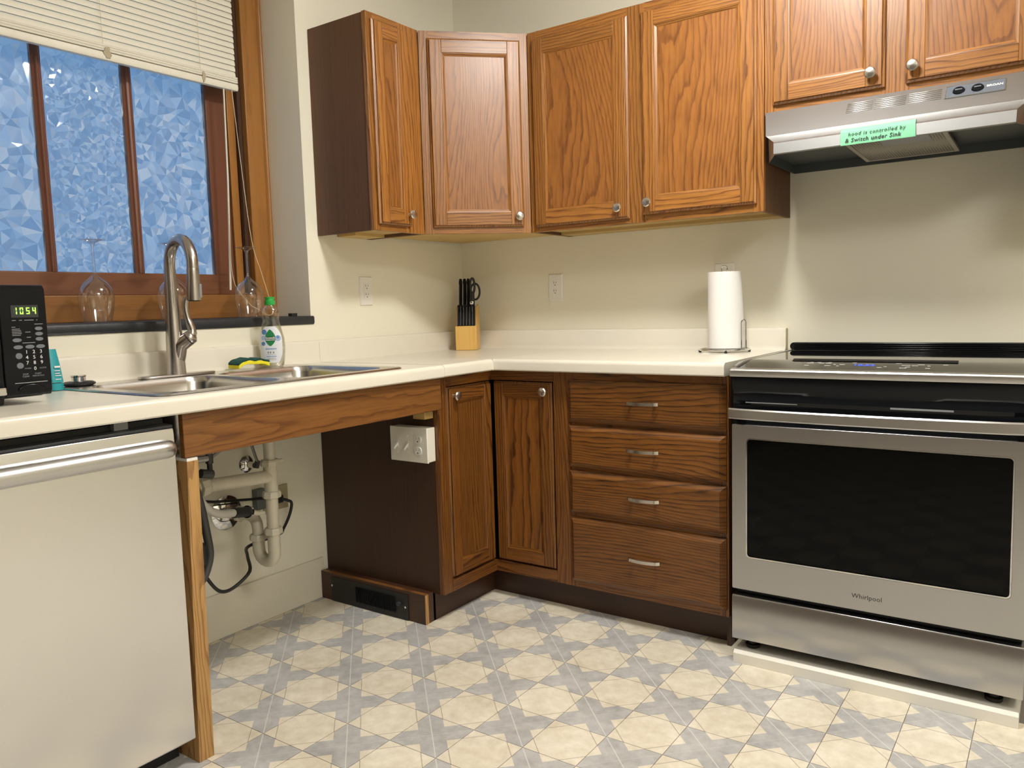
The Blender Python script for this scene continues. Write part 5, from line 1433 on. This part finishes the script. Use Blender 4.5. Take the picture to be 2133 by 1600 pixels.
dh = thing('drain_hose', 'grey flexible drain hose with black coupling under the sink', 'hose', (0.33, -1.6, 0.5))
MB().tube(smooth_path([(0.36, -1.70, 0.64), (0.35, -1.69, 0.602), (0.35, -1.674, 0.575), (0.345, -1.646, 0.546), (0.33, -1.600, 0.524), (0.31, -1.545, 0.512)], 5), 0.0125, 12).build('hose', 'hose', dh, smooth=60)
MB().tube([(0.31, -1.546, 0.512), (0.285, -1.478, 0.497)], 0.0158, 12).build('coupling', 'rubber', dh, smooth=60)
MB().tube([(0.285, -1.478, 0.497), (0.2815, -1.469, 0.495)], 0.0200, 14).build('clamp', 'chrome', dh)
MB().tube([(0.282, -1.470, 0.4955), (0.262, -1.422, 0.476)], 0.0075, 10).build('nipple', 'pvc', dh)

tag(MB().tube(smooth_path([(0.036, -1.145, 0.436), (0.050, -1.132, 0.430), (0.05, -1.115, 0.415), (0.04, -1.120, 0.37), (0.06, -1.165, 0.335), (0.10, -1.22, 0.332), (0.12, -1.36, 0.330), (0.22, -1.44, 0.335), (0.30, -1.493, 0.313), (0.30, -1.548, 0.281), (0.30, -1.591, 0.278), (0.30, -1.622, 0.304), (0.30, -1.660, 0.37), (0.31, -1.70, 0.45)], 5), 0.0055, 8).build('power_cord', 'rubber', origin=(0.3, -1.5, 0.278), smooth=60),
    'black power cord looping low under the sink', 'cord')
tag(MB().tube([(0.06, -1.60, 0.535), (0.075, -1.45, 0.497), (0.03, -1.21, 0.452)], 0.0048, 8).build('power_cord', 'rubber', origin=(0.06, -1.4, 0.45), smooth=60),
    'black power cord stretched straight along the wall under the sink', 'cord')
tag(MB().tube(smooth_path([(0.41, -1.735, 0.66), (0.40, -1.711, 0.581), (0.40, -1.699, 0.503), (0.40, -1.693, 0.445), (0.40, -1.702, 0.406), (0.40, -1.725, 0.37), (0.40, -1.78, 0.34)], 5), 0.0115, 10).build('water_hose', 'dk_hose', origin=(0.4, -1.7, 0.37), smooth=60),
    'dark grey water hose curving down beside the oak post', 'hose')
tag(MB().lathe([(0.010, 0), (0.016, 0.004), (0.017, 0.05), (0.012, 0.062), (0.001, 0.064)], (0.43, -1.742, 0.425), (0, 0, 1), 14).build('hose_fitting', 'rubber', origin=(0.43, -1.742, 0.425)),
    'black rubber fitting just behind the oak post', 'fitting')
sv = thing('water_supply_line', 'braided steel supply line with chrome wall flange under the sink', 'supply line', (0.04, -1.26, 0.58))
MB().tube(smooth_path([(0.09, -1.33, 0.74), (0.07, -1.29, 0.668), (0.06, -1.268, 0.62), (0.055, -1.256, 0.592)], 5), 0.0055, 8).build('braided_line', 'braid', sv)
MB().lathe([(0.030, 0.0008), (0.031, 0.003), (0.022, 0.012), (0.012, 0.016), (0.010, 0.045), (0.001, 0.046)], (0.0, -1.262, 0.583), (1, 0, 0), 22).build('flange', 'chrome', sv)
MB().tube([(0.048, -1.258, 0.575), (0.055, -1.255, 0.598)], 0.010, 10).build('valve', 'dk_hose', sv)
vl = thing('shutoff_valve', 'dark shutoff valve and connector high under the sink', 'valve', (0.36, -1.65, 0.65))
VX, VY = 0.36, -1.648
MB().tube([(VX, VY, 0.745), (VX, VY, 0.712)], 0.0075, 10).build('riser_tube', 'hose', vl)
MB().tube([(VX, VY, 0.716), (VX, VY, 0.688)], 0.0110, 8).build('connector_nut', 'dk_hose', vl)
MB().tube([(VX, VY, 0.690), (VX, VY, 0.655)], 0.0075, 10).build('valve_stem', 'rubber', vl)
MB().tube([(VX, VY - 0.03, 0.664), (VX, VY + 0.006, 0.655)], 0.0135, 10).build('valve_body', 'dk_hose', vl)
MB().tube([(VX - 0.005, VY - 0.045, 0.705), (VX, VY - 0.006, 0.704)], 0.010, 8).build('side_nut', 'braid', vl)
MB().tube([(VX, VY + 0.010, 0.705), (VX, VY + 0.05, 0.725), (VX, VY + 0.09, 0.74)], 0.005, 8).build('supply_tube', 'braid', vl)
ob_ = thing('outlet_box', 'metal outlet box with tan plate and black plug on the wall behind the drain', 'outlet', (0.0, -1.17, 0.45))
MB().box(0.0005, 0.030, -1.248, -1.205, 0.415, 0.488).build('box', 'galv', ob_, bevel=0.002)
MB().box(0.0005, 0.006, -1.2045, -1.094, 0.392, 0.480).build('plate', 'tan_plate', ob_, bevel=0.001)
MB().box(0.0062, 0.034, -1.165, -1.135, 0.422, 0.450).build('plug', 'rubber', ob_, bevel=0.004)
